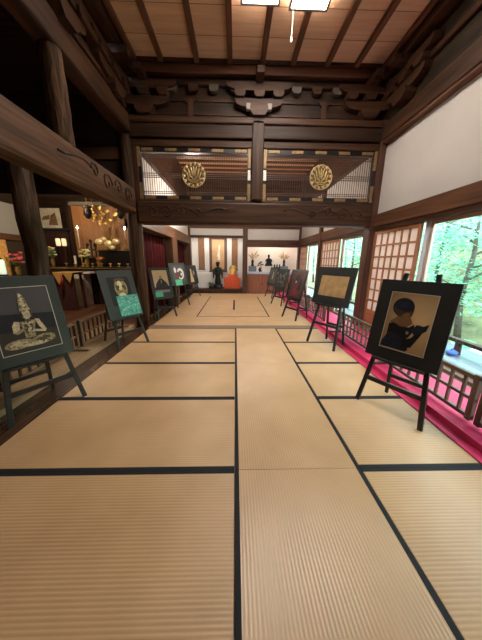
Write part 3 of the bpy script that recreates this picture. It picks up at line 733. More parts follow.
# R1: child-like figure with cupped hands
t = board(V['R1'], 'black board with a gold-toned portrait of a dark figure holding out cupped hands', BOARD, fillet=(-.188, .182, .115, .655))
p = Print(-.188, .182, .115, .655, amber_sheet())
AML, AMD = P('amber_light', (.52, .36, .17), .4, .1, 3), P('amber_dark', (.17, .09, .035), .4, .15, 3)
SKN, BLU, BLK2 = P('bronze_skin', (.22, .12, .055), .4, .2, 8), P('blue_black_hair', (.016, .022, .04), .35, .3, 6), P('black_robe', (.008, .009, .013), .4)
p.shape([(.10, .48), (.30, .62), (.55, .60), (.62, .50), (.50, .42), (.20, .42)], SKN)
p.shape([(.09, .44), (.20, .47), (.36, .42), (.56, .43), (.66, .50), (.68, .38), (.60, .26), (.50, .18), (.30, .12), (.10, .14)], BLK2)
p.shape([(.0, .02), (.02, .12), (.14, .30), (.42, .26), (.60, .14), (.66, .05), (.60, .01)], BLU)
p.shape([(.50, .06), (.70, .10), (.82, .30), (.90, .44), (.80, .42), (.66, .26), (.48, .20)], BLK2)
p.shape([(.62, .40), (.72, .50), (.86, .49), (.96, .54), (.93, .42), (.80, .34), (.70, .32)], BLU)
p.el(.555, .335, .035, .03, P('sleeve_glint', (.32, .28, .22), .4))
p.el(.335, .755, .245, .165, BLU).shape([(.10, .74), (.22, .60), (.44, .57), (.56, .62), (.58, .72), (.4, .68)], P('hair_brown', (.07, .045, .035), .4)).el(.43, .615, .10, .05, SKN, .4).el(.36, .80, .12, .06, P('hair_sheen', (.028, .034, .055), .35), .2)
p.build(t)
# R2: scroll sheet
t = board(V['R2'], 'wide black board with a tan folded sheet of faint handwriting', BOARD)
INK = P('faint_ink', (.20, .12, .055), .6)
p = Print(-.275, .275, .145, .495, P('old_paper', (.47, .31, .14), .6, .22, 9))
for i in (1, 2, 3): p.shape([(i / 4 - .006, 0), (i / 4 + .004, 0), (i / 4 + .004, 1), (i / 4 - .006, 1)], P('fold_line', (.26, .16, .07), .6))
p.build(t)
# R3
t = board(V['R3'], 'black-framed reddish-brown painting of a robed figure with a small pale face', BOARD)
p = Print(-.23, .23, .07, .69, P('red_brown', (.10, .036, .026), .5, .5, 12))
p.shape([(.18, .0), (.80, 0), (.70, .40), (.60, .68), (.40, .68), (.30, .4)], P('robe_red', (.17, .03, .03), .5, .5, 15)).el(.5, .77, .16, .15, P('print_black', (.012, .012, .016))).el(.42, .60, .055, .045, P('print_white', (.75, .72, .68)))
p.shape([(.66, .30), (.86, .2), (.88, .62), (.72, .80)], P('print_black', (.012, .012, .016))).shape([(.40, .06), (.52, .06), (.48, .34), (.43, .34)], P('scarlet', (.35, .03, .04))).build(t)
fr = MB()
for a in ((-.298, -.262, 0, .752), (.262, .298, 0, .752), (-.262, .262, 0, .036), (-.262, .262, .716, .752)): fr.box(a[0], a[1], -.022, -.010, a[2], a[3])
fr.build('frame', mat('black_brown_frame', (.02, .012, .01), .35), t)
# R4, R5
t = board(V['R4'], 'dark board covered with pale grey squiggly shapes', BOARD)
p = Print(-.24, .24, .07, .63, P('black_green', (.02, .024, .02), .5)); rng = random.Random(5)
for i in range(34): p.el(rng.uniform(.1, .9), rng.uniform(.08, .92), rng.uniform(.03, .10), rng.uniform(.012, .03), P('squiggle', (.26, .26, .22), .5, .3, 20), rng.uniform(0, 3), 10)
p.build(t)
t = board(V['R5'], 'grey board farthest on the right with a pale figure in the middle', BOARD)
p = Print(-.27, .27, .07, .65, P('grey_green', (.07, .075, .065), .5, .5, 14)); p.el(.55, .48, .10, .22, P('pale_gold2', (.42, .36, .27), .5, .3, 12)).el(.55, .74, .07, .08, P('pale_gold2', (.42, .36, .27))).build(t)

# ------------------------------------------------------------------ low railings
def railing(x, y0, y1, z, label, step=.13, m=None, group=None, foot=True):
    m = m or GW('y')
    t = thing('low_railing', label, 'railing', (x, (y0 + y1) / 2, z), 0, group)
    a = (y1 - y0) / 2
    MB().box(-.022, .022, -a, a, .405, .44).build('top_rail', m, t, bevel=.004)
    MB().box(-.016, .016, -a, a, .205, .235).build('middle_rail', m, t, bevel=.004)
    MB().box(-.02, .02, -a, a, .035, .07).build('bottom_rail', m, t, bevel=.004)
    for sg in (-1, 1):
        MB().box(-.024, .024, sg * (a - .024) - .024, sg * (a - .024) + .024, .02, .455).build('end_post', GW('z'), t, bevel=.004)
        if sg > 0 and foot: MB().box(-.20, .20, sg * (a - .06) - .03, sg * (a - .06) + .03, 0, .035).build('foot', m, t, bevel=.004)
    n = round(2 * a / step)
    for i in range(1, n):
        y = -a + 2 * a * i / n
        MB().box(-.011, .011, y - .012, y + .012, .06, .41).build('baluster', GW('z'), t)
    return t
GR, GL = 'low railings standing on the red carpet', 'low railings before the dark sanctuary'
for (a, b), l in zip(((.42, 1.74), (1.78, 3.10), (3.30, 4.62), (5.36, 6.68), (6.74, 8.04), (8.1, 9.4)),
    ('low railing on the red carpet cut by the right edge of the picture', 'low railing on the red carpet right behind the cupped-hands portrait easel', 'low railing on the red carpet between the two nearest right-hand easels',
     'low railing on the red carpet behind the scroll-sheet board, past the doorpost', 'low railing on the red carpet behind the reddish-brown painting', 'low railing on the red carpet farthest into the far room')):
    railing(2.1, a, b, .064, l, group=GR, foot=a > 1)
TANR = wood('tan_rail_wood', (.16, .10, .06), (.28, .19, .115), 'y', rough=.4)
for (a, b), l in zip(((.95, 2.27), (2.31, 3.61), (3.68, 4.98)), ('tan low railing at the left edge, below the statue board', 'tan low railing behind the seated-statue easel', 'tan low railing between the two slate easels and the round pillar')):
    railing(-2.48, a, b, .055, l, m=TANR, group=GL, foot=a > 1)

# ------------------------------------------------------------------ inner sanctuary furnishings (left)
MF = 'sanctuary furnishings'
PANEL = planks('gilded_cedar_panel', (.26, .11, .04), (.42, .20, .08), 'x', .11, .45)
struct(MB().box(-5.45, -3.1, 8.60, 8.66, 1.5, 3.14), 'wall_panel', PANEL)
tbox(-5.5, -3.0, 8.5, 8.7, 3.14, 3.26, wood('pale_lintel', (.12, .10, .08), (.2, .17, .14), 'x'))
tbox(-5.56, -5.42, 8.5, 8.72, .05, 3.3, BK('z')); tbox(-3.14, -3.0, 8.5, 8.72, .05, 3.3, BK('z'))
# altar
t = thing('altar_table', 'long black lacquered altar table along the back of the sanctuary', 'altar', (-4.3, 7.9, .05))
MB().box(-1.75, 1.6, -.3, .45, 1.10, 1.17).build('table_top', LACQ, t, bevel=.01)
MB().box(-1.65, 1.5, -.25, .40, .0, 1.10).build('front_panel', mat('altar_dark_red', (.03, .011, .009), .4), t)
for i in range(5): MB().box(-1.7 + .8 * i - .04, -1.7 + .8 * i + .04, -.3, -.2, 0, 1.1).build('leg', LACQ, t, bevel=.005)
MB().box(-1.75, 1.6, -.31, -.295, 1.115, 1.14).build('gilt_edge', GOLDD, t)
t = thing('altar_step', 'black stepped altar shelf under the golden lotus', 'altar shelf', (-3.85, 8.2, 1.22))
MB().box(-.58, .8, -.12, .25, 0, .50).build('body', LACQ, t, bevel=.01); MB().box(-.62, .85, -.16, .28, .50, .54).build('top_board', LACQ, t, bevel=.008)
MB().box(-.62, .85, -.165, -.158, .51, .53).build('gilt_edge', GOLDD, t)
rng = random.Random(11)
# many small gilt implements along the altar front
for i in range(9):
    x = -5.25 + .27 * i
    t = thing('gilt_cup', f'small gilt offering cup on the front edge of the black altar, {["first", "second", "third", "fourth", "fifth", "sixth", "seventh", "eighth", "ninth"][i]} from the left', 'offering cup', (x, 7.70, 1.22), 0, 'gilt offering cups on the altar')
    MB().lathe([(.035, 0), (.03, .01), (.012, .02), (.012, .05), (.04, .08), (.045, .11), (.038, .11), (.0, .085)], n=12).build('cup', GOLD, t, True)
# pale box pedestal
t = thing('offertory_box', 'pale grey wooden box pedestal standing on the sanctuary floor', 'box', (-4.66, 7.36, .05))
GB = wood('grey_box_wood', (.58, .53, .46), (.74, .69, .61), 'z', rough=.6)
MB().box(-.19, .19, -.18, .18, .0, .98).build('body', GB, t, bevel=.006); MB().box(-.215, .40, -.2, .2, .98, 1.03).build('top_board', GB, t, bevel=.006)
# brocade covered table
t = thing('brocade_table', 'small altar table draped with golden-orange brocade and a red knot', 'table', (-4.62, 6.80, .05))
MB().box(-.24, .26, -.22, .22, 1.0, 1.04).build('table_top', LACQ, t)
for sx in (-1, 1):
    for sy in (-1, 1): MB().box(.01 + sx * .2 - .025, .01 + sx * .2 + .025, sy * .17 - .025, sy * .17 + .025, 0, 1.0).build('leg', mat('table_red_lacquer', (.11, .03, .02), .35), t)
c = MB()
c.box(-.26, .28, -.24, .24, 1.04, 1.052); c.prism([(-.26, 1.05), (.02, 1.05), (-.12, .72)], 'y', -.25, -.24); c.prism([(.0, 1.05), (.28, 1.05), (.17, .76)], 'y', -.252, -.242)
c.build('brocade_cloth', mat('gold_brocade', (.62, .36, .10), .6, var=.35, vscale=40), t)
k = MB().tube([(-.02, -.27, 1.0), (-.01, -.275, .86), (-.03, -.27, .68)], [.012, .03, .045], 8).build('red_knot', mat('red_cord', (.45, .04, .03), .7), t, True)
MB().prism([(-.2, .0), (.22, .0), (.2, .85), (-.18, .85)], 'y', -.2, -.19).build('front_cloth', mat('maroon_brocade', (.09, .03, .03), .6, var=.6, vscale=30), t)
# flowers
def bouquet(x, y, z, label, cols, spread=.15, h=.34, pot=.10, n=16, seed=1, potm=None, cat='flower arrangement'):
    rng = random.Random(seed)
    t = thing('flower_arrangement', label, cat, (x, y, z), 0, None)
    MB().lathe([(pot * .5, 0), (pot * .62, .01), (pot * .45, .05), (pot * .75, .13), (pot * .5, .20), (pot * .7, .22), (pot * .55, .22), (0, .2)], n=14).build('vase', potm or GOLDD, t, True)
    st = MB(); fl = [MB() for _ in cols]; lf = MB()
    for i in range(n):
        u, r = rng.uniform(0, 6.28), spread * rng.uniform(.1, 1) ** .7; p = (r * math.cos(u), r * math.sin(u) * .8, .2 + h * rng.uniform(.35, 1))
        st.tube([(0, 0, .18), (p[0] * .6, p[1] * .6, .2 + (p[2] - .2) * .6), p], .004, 5)
        f = fl[i % len(cols)]
        for k in range(6):
            w = k * 1.047 + u; q = Vector((p[0] + .03 * math.cos(w), p[1] + .02 * math.sin(w), p[2] + .008 * math.sin(w * 2)))
            f.ell(q, (.026, .02, .018), 6, 5)
        f.ell(p, .02, 6, 5)
        for k in range(3):
            q = Vector((p[0] * .8 + rng.uniform(-.06, .06), p[1] * .8 + rng.uniform(-.04, .04), .22 + (p[2] - .2) * rng.uniform(.3, .9))); d = Vector((rng.uniform(-.05, .05), rng.uniform(-.02, .02), .05)); s_ = Vector((.014, .01, 0))
            lf.add([q, q + d * .5 + s_, q + d, q + d * .5 - s_], [(0, 1, 2, 3)])
    st.build('stems', mat('stem_green', (.05, .12, .03), .6), t); lf.build('foliage', mat('vase_leaf_green', (.06, .16, .04), .5), t)
    for f, c in zip(fl, cols): f.build('blossoms', c, t, True)
    return t
CREAMF, YELF, PINKF, REDF, ORF, WHF = (mat('cream_petals', (.75, .72, .50), .6), mat('yellow_petals', (.78, .62, .12), .6), mat('pink_petals', (.75, .12, .22), .6), mat('red_petals', (.55, .03, .03), .6), mat('orange_petals', (.8, .3, .05), .6), mat('white_petals', (.85, .85, .8), .6))
bouquet(-5.66, 7.72, 1.22, 'cream and yellow flowers above the brocade-covered table', [CREAMF, YELF], .15, .40, seed=2)
bouquet(-4.56, 7.62, 1.22, 'pale yellow chrysanthemums on the altar edge beside the candle', [YELF, CREAMF, WHF], .17, .32, seed=3, n=22)
bouquet(-4.28, 7.78, 1.22, 'low red flowers on the altar beside the pale yellow ones', [REDF, REDF, ORF], .14, .08, seed=4, n=12)
bouquet(-6.1, 6.95, 1.0, 'pink and crimson flowers in the lit alcove at the far left', [PINKF, PINKF, REDF], .17, .42, seed=5, n=22)
# candles
FLAME = mat('candle_flame', (1, .9, .7), .5, emit=(1, .86, .62), estr=55)
for x, w in ((-4.97, 'left'), (-3.50, 'right')):
    z0 = 1.22 if w == 'left' else 1.76
    t = thing('altar_candle', f'lit altar candle on the {w} of the golden lotus', 'candle', (x, 8.05, z0), 0, 'lit altar candles')
    hz = 2.40 - z0
    MB().lathe([(.07, 0), (.06, .015), (.014, .04), (.014, hz * .45), (.035, hz * .48), (.035, hz * .5), (0, hz * .5)], n=12).build('candlestick', GOLDD, t, True)
    MB().lathe([(.016, hz * .5), (.016, hz - .03), (0, hz - .025)], n=10).build('candle', mat('candle_wax', (.8, .75, .65), .5), t, True)
    MB().lathe([(.004, hz - .03), (.02, hz - .005), (.012, hz + .03), (0, hz + .055)], n=10).build('flame', FLAME, t, True)
# golden lotus arrangement
t = thing('golden_lotus', 'tall golden lotus arrangement with broad leaves in the sanctuary', 'golden lotus', (-4.02, 8.02, 1.76))
MB().lathe([(.07, 0), (.09, .02), (.05, .06), (.11, .15), (.06, .24), (.09, .27), (0, .25)], n=16).build('vase', GOLDD, t, True)
lv = MB()
for (x, z, r) in ((-.26, .22, .14), (.02, .17, .15), (.27, .24, .13), (.13, .05, .10), (-.12, .30, .11)):
    lv.ell((x, -.08, z), (r, .05, r * .75), 12, 7)
lv.build('broad_leaf', mat('pale_gold_leaf', (.88, .70, .36), .4, .55, var=.2, vscale=20), t, True)
rng = random.Random(9)
for i in range(11):
    a = -.55 + 1.1 * i / 10; hgt = rng.uniform(.5, 1.02); tx = a * .55 + rng.uniform(-.05, .05)
    s_ = MB().tube([(0, 0, .2), (tx * .5, -.02, .2 + hgt * .5), (tx, -.03, .2 + hgt)], .007, 6).build('stem', GOLDD, t, True)
    q = MB()
    for k in range(5):
        w = -.9 + .45 * k; q.ell((tx + .035 * math.sin(w), -.03, .22 + hgt + .035 * math.cos(w)), (.016, .012, .05), 7, 6, Matrix.Rotation(w, 3, 'Y'))
    q.build('bud', GOLD, s_, True)
# hanging gilt canopy chains
for i, x in enumerate((-4.55, -4.3, -3.75, -3.45)):
    t = thing('hanging_chain', f'gilt chain of small leaves hanging before the cedar panel, {["first", "second", "third", "fourth"][i]} from the left', 'hanging ornament', (x, 8.28, 3.14), 0, 'gilt hanging chains')
    MB().tube([(0, 0, .3), (0, 0, -.55)], .004, 5).build('cord', GOLDD, t)
    q = MB()
    for k in range(6): q.ell((.015 * (-1) ** k, 0, -.05 - .09 * k), (.028, .01, .035), 8, 6)
    q.build('leaf_pendants', GOLD, t, True)
# round dark hanging lanterns
for x, w in ((-4.72, 'left'), (-3.68, 'right')):
    t = thing('hanging_lantern', f'dark hanging lantern before the cedar panel, {w} of the two', 'lantern', (x, 8.3, 2.72), 0, 'dark hanging lanterns')
    MB().lathe([(.0, -.02), (.06, .0), (.12, .10), (.12, .22), (.07, .30), (.15, .33), (.03, .40), (0, .42)], n=12).build('body', LACQ, t, True)
    MB().tube([(0, 0, .4), (0, 0, 1.2)], .006, 5).build('cord', GOLDD, t)
# painted panel, shelf, lanterns
t = thing('painted_panel', 'pale painted panel of a figure among leaves, high beside the old post', 'painting', (-6.02, 8.46, 2.42))
MB().box(-.32, .30, 0, .03, .0, .62).build('panel_board', mat('pale_painting', (.55, .50, .38), .6, var=.15, vscale=6), t)
q = MB(); 
q.add([(-.1, -.004, .1), (.2, -.004, .1), (.16, -.004, .5), (.0, -.004, .4)], [(0, 1, 2, 3)]); q.add([(-.3, -.004, .25), (-.05, -.004, .28), (-.02, -.004, .42), (-.25, -.004, .36)], [(0, 1, 2, 3)])
q.build('painted_figure', mat('painting_umber', (.16, .09, .04), .6, var=.7, vscale=18), t)
for i in range(9): MB().box(-.28 + .065 * i, -.25 + .065 * i, -.02, -.005, .0, .10).build('fringe_slat', mat('pale_slat', (.6, .57, .48), .6), t)
t = thing('altar_cabinet', 'tall dark lacquered shrine cabinet under the pale painted panel', 'cabinet', (-5.93, 8.52, .05))
MB().box(-.40, .40, -.12, .20, 0, 2.30).build('body', mat('shrine_lacquer', (.022, .008, .008), .3), t, bevel=.01); MB().box(-.44, .46, -.16, .22, 2.30, 2.37).build('cornice', LACQ, t, bevel=.01)
for sx in (-1, 1): MB().box(sx * .2 - .17, sx * .2 + .17, -.135, -.12, 1.25, 2.2).build('door', mat('shrine_door', (.04, .012, .010), .3), t, bevel=.004)
LANT = mat('lantern_paper', (.9, .78, .55), .6, emit=(1, .78, .45), estr=.45)
for x, w in ((-5.50, 'left'), (-5.32, 'right')):
    t = thing('paper_lantern', f'small cream paper lantern above the cream flowers, {w} of a pair', 'lantern', (x, 7.86, 1.22), 0, 'pair of small paper lanterns')
    MB().box(-.06, .06, -.06, .06, .0, .02).build('base', LACQ, t); MB().box(-.012, .012, -.012, .012, .02, .62).build('stand', LACQ, t)
    MB().lathe([(.05, .62), (.062, .66), (.062, .80), (.05, .84), (0, .84)], n=10).build('shade', LANT, t, True)
# dark leafy stand and slim tablets
t = thing('shrine_stand', 'dark openwork stand beside the left candle', 'stand', (-4.70, 8.2, 1.22))
for sx in (-.14, 0, .14): MB().box(sx - .02, sx + .02, -.02, .02, 0, .78 - abs(sx)).build('upright', LACQ, t)
MB().box(-.18, .18, -.04, .04, .5, .54).build('cross_bar', LACQ, t)
for i in range(3): MB().ell((-.12 + .12 * i, 0, .80 - abs(-.12 + .12 * i)), (.05, .03, .06)).build('finial', BRONZE, t, True)
t = thing('memorial_tablet', 'slim pale tablet standing on the dark altar below the left candle', 'tablet', (-4.98, 7.74, 1.22))
MB().box(-.03, .03, -.015, .015, .03, .33).build('tablet', mat('tablet_pale', (.7, .68, .62), .5), t); MB().box(-.05, .05, -.03, .03, 0, .03).build('base', LACQ, t)
# lit alcove at far left: shelf with bottle-like lantern
t = thing('alcove_shelf', 'dark shelf unit in the lit alcove at the far left edge', 'shelf', (-6.15, 6.6, .05))
MB().box(-.22, .3, -.9, 1.0, .90, .95).build('shelf_board', LACQ, t)
for y in (-.85, .95): MB().box(-.2, .28, y - .04, y + .04, 0, .9).build('side_panel', LACQ, t)
GLW = mat('warm_lit_screen', (.75, .42, .12), .6, var=.3, vscale=12)
struct(MB().box(-6.40, -6.37, 5.6, 7.06, 1.0, 1.95), 'wall_alcove_gilt', GLW)
t = thing('glass_lantern', 'pale green cylinder lantern beside the pink flowers', 'lantern', (-6.12, 6.50, 1.0))
MB().lathe([(.09, 0), (.10, .02), (.10, .04), (0, .04)], n=14).build('base', LACQ, t, True)
MB().lathe([(.08, .04), (.085, .1), (.085, .38), (.06, .42), (0, .42)], n=14).build('glass_shade', mat('pale_green_glass', (.6, .72, .58), .3, emit=(.75, .9, .7), estr=.5), t, True)
MB().lathe([(.06, .42), (.02, .48), (0, .50)], n=14).build('cap', LACQ, t, True)
t = tag(MB().prism([(-.12, 0), (.12, 0), (.02, .06)], 'y', -.08, .08).build('folded_card', WHITEP, None), 'small white folded card on the shelf edge at the far left', 'card'); t.location = (-6.02, 7.40, 1.0)

# ------------------------------------------------------------------ far alcoves
BRS = mat('brown_brocade', (.22, .105, .05), .7, var=.15, vscale=12)
def scroll(x, w, z0, z1, label, inner=None, y=11.70):
    t = thing('hanging_scroll', label, 'hanging scroll', (x, y, z0), 0, 'hanging scrolls in the far alcove')
    H = z1 - z0
    MB().box(-w / 2, w / 2, -.012, 0, 0, H).build('silk_mount', BRS if not inner else mat('dark_mount', (.10, .055, .035), .7), t)
    MB().tube([(-w / 2 - .03, -.015, .0), (w / 2 + .03, -.015, .0)], .018, 8).build('bottom_roller', LACQ, t, True)
    MB().tube([(-w / 2, -.012, H), (w / 2, -.012, H)], .012, 8).build('top_rod', LACQ, t, True)
    if inner:
        MB().box(-w / 2 + .13, w / 2 - .13, -.016, -.012, .12, H - .10).build('painting', mat('scroll_silk', (.50, .30, .15), .7, var=.12, vscale=4), t)
        q = MB(); k = .0165
        for pts in ([(-.02, .55), (.10, .55), (.07, 1.0), (.0, 1.0)], [(.02, 1.0), (.08, 1.0), (.10, 1.22), (.03, 1.20)], [(-.06, .7), (.0, .7), (.0, .95)]):
            k += .0004; q.add([(a, -k, b) for a, b in pts], [tuple(range(len(pts)))])
        q.build('painted_figure', mat('pale_figure', (.72, .62, .52), .6), t)
    return t
scroll(-.81, .84, .92, 2.50, 'wide hanging scroll with a pale figure behind the dark statue', True)
scroll(-1.60, .29, 1.02, 2.47, 'plain brown hanging strip on the left side of the white alcove')
scroll(-.03, .28, 1.02, 2.47, 'plain brown hanging strip above the red altar cloth')
t = thing('white_step', 'low white cloth-covered stand at the left of the alcove', 'stand', (-1.38, 11.40, .19))
MB().box(-.40, .26, -.2, .2, 0, .66).build('covered_box', mat('white_cloth', (.85, .84, .82), .8), t, bevel=.02); MB().box(-.42, .28, -.22, .22, .66, .69).build('top_cloth', mat('white_cloth', (.85, .84, .82), .8), t, bevel=.01)
# dark standing statue: head, robe, folded arms, on a rock stand
t = thing('standing_statue', 'dark bronze standing statue on a black stand before the wide scroll', 'statue', (-.80, 11.16, .19))
MB().lathe([(.24, 0), (.25, .03), (.21, .08), (.22, .16), (.18, .20), (0, .20)], n=16, sy=.75).build('stand', LACQ, t, True)
b = MB()
b.lathe([(.13, .20), (.15, .26), (.115, .50), (.12, .66), (.155, .82), (.15, .92), (.06, .97), (.05, 1.0), (0, 1.0)], n=14, sy=.75)
for sx in (-1, 1):
    b.tube([(sx * .14, 0, .90), (sx * .20, -.02, .74), (sx * .10, -.12, .66), (0, -.13, .68)], [.05, .055, .05, .035], 8)
    b.tube([(sx * .19, -.02, .74), (sx * .20, -.01, .45)], [.05, .02], 8)
    b.tube([(sx * .06, -.01, .30), (sx * .065, -.03, .19)], [.055, .05], 8)
b.ell((0, -.01, 1.08), (.085, .09, .105), 12, 10)
b.build('body', BRONZE, t, True)
MB().ell((0, .01, 1.14), (.10, .10, .075), 12, 8).build('hair', mat('black_bronze', (.01, .011, .011), .45, .5), t, True)
# little dark rock with green plant
t = thing('potted_plant', 'small green leafy plant beside the dark standing statue', 'plant', (-1.10, 10.95, .19))
MB().lathe([(.07, 0), (.10, .08), (.11, .14), (.09, .14), (0, .12)], n=14).build('pot', LACQ, t, True)
q = MB(); rng = random.Random(4)
for i in range(26):
    u = rng.uniform(0, 6.28); l = rng.uniform(.14, .30); d = Vector((math.cos(u) * .7, math.sin(u) * .5, rng.uniform(.5, 1.1))).normalized(); p0 = Vector((0, 0, .13)); s_ = Vector((-math.sin(u), math.cos(u), 0)) * .03
    q.add([p0, p0 + d * l * .55 + s_, p0 + d * l - Vector((0, 0, .03)), p0 + d * l * .55 - s_], [(0, 1, 2, 3)])
q.build('leaves', mat('plant_leaf', (.07, .20, .06), .5), t)
# orange-red altar
VERM = mat('vermilion_cloth', (.62, .095, .035), .65, var=.12, vscale=10)
t = thing('vermilion_altar', 'small altar covered with a vermilion cloth in the alcove', 'altar', (-.13, 11.22, .19))
MB().box(-.38, .38, -.24, .24, 0, .44).build('cloth_skirt', VERM, t, bevel=.012); MB().box(-.40, .40, -.26, .26, .44, .47).build('cloth_top', VERM, t, bevel=.008)
MB().box(-.24, .24, -.05, .24, .47, .62).build('upper_tier', VERM, t, bevel=.01)
t = thing('golden_statue', 'small golden seated figure on the vermilion altar', 'statue', (-.11, 11.32, .81))
b = MB(); b.lathe([(.15, 0), (.16, .03), (.12, .06), (0, .06)], n=14, sy=.7); b.ell((0, -.02, .10), (.15, .09, .05)); b.lathe([(.08, .08), (.075, .16), (.10, .23), (.04, .28), (0, .28)], n=12, sy=.7); b.ell((0, -.01, .33), (.05, .05, .06))
for sx in (-1, 1): b.tube([(sx * .09, 0, .23), (sx * .12, -.03, .15), (sx * .03, -.09, .12)], .026, 7)
b.build('body', GOLD, t, True)
MB().lathe([(.17, 0), (.175, .01), (.16, .02), (0, .02)], (0, 0, 0), 24).build('halo', GOLDD, t, True).matrix_local = Matrix.Translation((0, .09, .26)) @ Matrix.Rotation(R(90), 4, 'X')
for i, x in enumerate((-.36, .10)):
    t = thing('offering_dish', f'small red dish with a white offering on the vermilion altar, {["left", "right"][i]} one', 'dish', (x, 11.06, .66), 0, 'offering dishes')
    MB().lathe([(.03, 0), (.02, .02), (.02, .04), (.06, .07), (.055, .075), (0, .06)], n=12).build('dish', mat('red_lacquer', (.5, .05, .03), .3), t, True); MB().ell((0, 0, .085), (.035, .035, .028), 10, 7).build('rice_cake', WHITEP, t, True)
# right alcove cabinet
CAB = wood('cabinet_red_wood', (.22, .075, .045), (.33, .125, .075), 'z', rough=.4)
t = thing('cabinet', 'red-brown built-up cabinet with pale blue top in the right alcove', 'cabinet', (1.66, 11.25, -.04))
MB().box(-1.11, 1.11, -.36, .36, .0, .90).build('body', CAB, t)
for i in range(3):
    x0 = -1.08 + .725 * i; d = MB().box(x0, x0 + .705, -.385, -.36, .06, .86).build('door', CAB, t, bevel=.006)
    MB().box(x0 + .62, x0 + .65, -.395, -.385, .42, .52).build('pull', LACQ, d)
MB().box(-1.12, 1.12, -.40, .36, .90, 1.0).build('top_cloth', mat('pale_blue_cloth', (.42, .46, .60), .7, var=.08), t, bevel=.012)
t = thing('seated_buddha', 'dark bronze seated buddha on a pale pedestal above the cabinet', 'statue', (1.55, 11.28, .96)); t.scale = (.65, .65, .65)
MB().box(-.20, .20, -.14, .14, 0, .40).build('pedestal', mat('pedestal_white', (.72, .62, .55), .7), t, bevel=.01)
MB().lathe([(.26, .40), (.30, .43), (.24, .47), (.27, .53), (.20, .56), (0, .56)], n=18, sy=.7).build('lotus_base', BRONZE, t, True)
b = MB(); b.ell((0, -.03, .61), (.24, .14, .075), 14, 8); b.lathe([(.13, .60), (.125, .72), (.17, .86), (.15, .91), (.055, .95), (.05, .98), (0, .98)], n=14, sy=.7)
for sx in (-1, 1): b.tube([(sx * .15, 0, .87), (sx * .21, -.03, .74), (sx * .10, -.13, .68), (0, -.14, .67)], [.05, .05, .04, .03], 8)
b.ell((0, -.01, 1.05), (.08, .085, .10), 12, 10); b.build('body', BRONZE, t, True)
MB().ell((0, .01, 1.12), (.075, .078, .06), 10, 8).ell((0, .01, 1.18), (.035, .035, .03), 8, 6).build('hair', mat('black_bronze', (.01, .011, .011), .45, .5), t, True)
AUT = [mat('autumn_orange', (.75, .28, .08), .6), mat('autumn_yellow', (.8, .62, .2), .6), mat('autumn_green', (.22, .30, .10), .6)]
for x, l, sd in ((.80, 'autumn branches in a black vase at the left end of the cabinet', 21), (2.26, 'autumn branches in a black vase at the right end of the cabinet', 22)):
    rng = random.Random(sd)
    t = thing('branch_vase', l, 'flower vase', (x, 11.25, .96), 0, 'vases of autumn branches'); t.scale = (.75, .75, .75)
    MB().box(-.24, .24, -.12, .12, 0, .34).build('plinth', mat('slate_plinth', (.20, .21, .26), .5), t, bevel=.01)
    MB().lathe([(.08, .34), (.10, .37), (.07, .46), (.085, .62), (.06, .68), (.08, .70), (0, .68)], n=14).build('vase', LACQ, t, True)
    st = MB(); ls = [MB(), MB(), MB()]
    for i in range(11):
        a = rng.uniform(-1.0, 1.0); L = rng.uniform(.35, .75); e = Vector((math.sin(a) * L * .75, rng.uniform(-.1, .1), .70 + math.cos(a) * L * .75)); st.tube([(0, 0, .66), (e.x * .4, e.y * .5, .7 + (e.z - .7) * .55), e], .005, 5)
        for k in range(7):
            f = rng.uniform(.5, 1.05); q = Vector((e.x * f, e.y * f, .7 + (e.z - .7) * f)) + Vector((rng.uniform(-.04, .04), rng.uniform(-.03, .03), rng.uniform(-.04, .04))); ls[k % 3].ell(q, (.026, .012, .022), 6, 5)
    st.build('branches', mat('branch_brown', (.10, .06, .04), .7), t)
    for m_, c in zip(ls, AUT): m_.build('leaves', c, t, True)
t = thing('incense_burner', 'small dark incense burner on the blue-topped cabinet left of the buddha', 'incense burner', (1.12, 10.98, .96)); t.scale = (.7, .7, .7)
MB().lathe([(.06, 0), (.03, .03), (.09, .10), (.10, .18), (.08, .20), (0, .19)], n=14).build('bowl', BRONZE, t, True); MB().lathe([(.07, .20), (.05, .26), (.015, .29), (0, .31)], n=12).build('lid', BRONZE, t, True)
t = thing('bonsai', 'small dark dwarf tree in a pot left of the seated buddha', 'plant', (1.20, 11.38, .96)); t.scale = (.8, .8, .8)
MB().lathe([(.10, 0), (.12, .06), (.10, .06), (0, .05)], n=12).build('pot', LACQ, t, True); MB().tube([(0, 0, .05), (.03, 0, .22), (-.02, 0, .42)], [.03, .022, .012], 7).build('trunk', mat('branch_brown', (.1, .06, .04), .7), t, True)
q = MB()
for c in ((-.08, 0, .46), (.08, 0, .40), (.0, 0, .54), (-.14, 0, .36)): q.ell(c, (.09, .06, .045), 9, 6)
q.build('foliage', mat('bonsai_green', (.07, .10, .04), .7, var=.5, vscale=40), t, True)
for i, x in enumerate((1.80, 1.92, 2.03)):
    t = thing('small_figurine', f'small dark figurine on the cabinet right of the buddha, {["left", "middle", "right"][i]} of three', 'figurine', (x, 11.1, .96), 0, 'small figurines on the cabinet')
    MB().lathe([(.055, 0), (.06, .03), (.04, .08), (.055, .2), (.03, .26), (0, .27)], n=10).build('body', BRONZE, t, True); MB().ell((0, 0, .30), (.035, .035, .045), 9, 7).build('head', BRONZE, t, True)

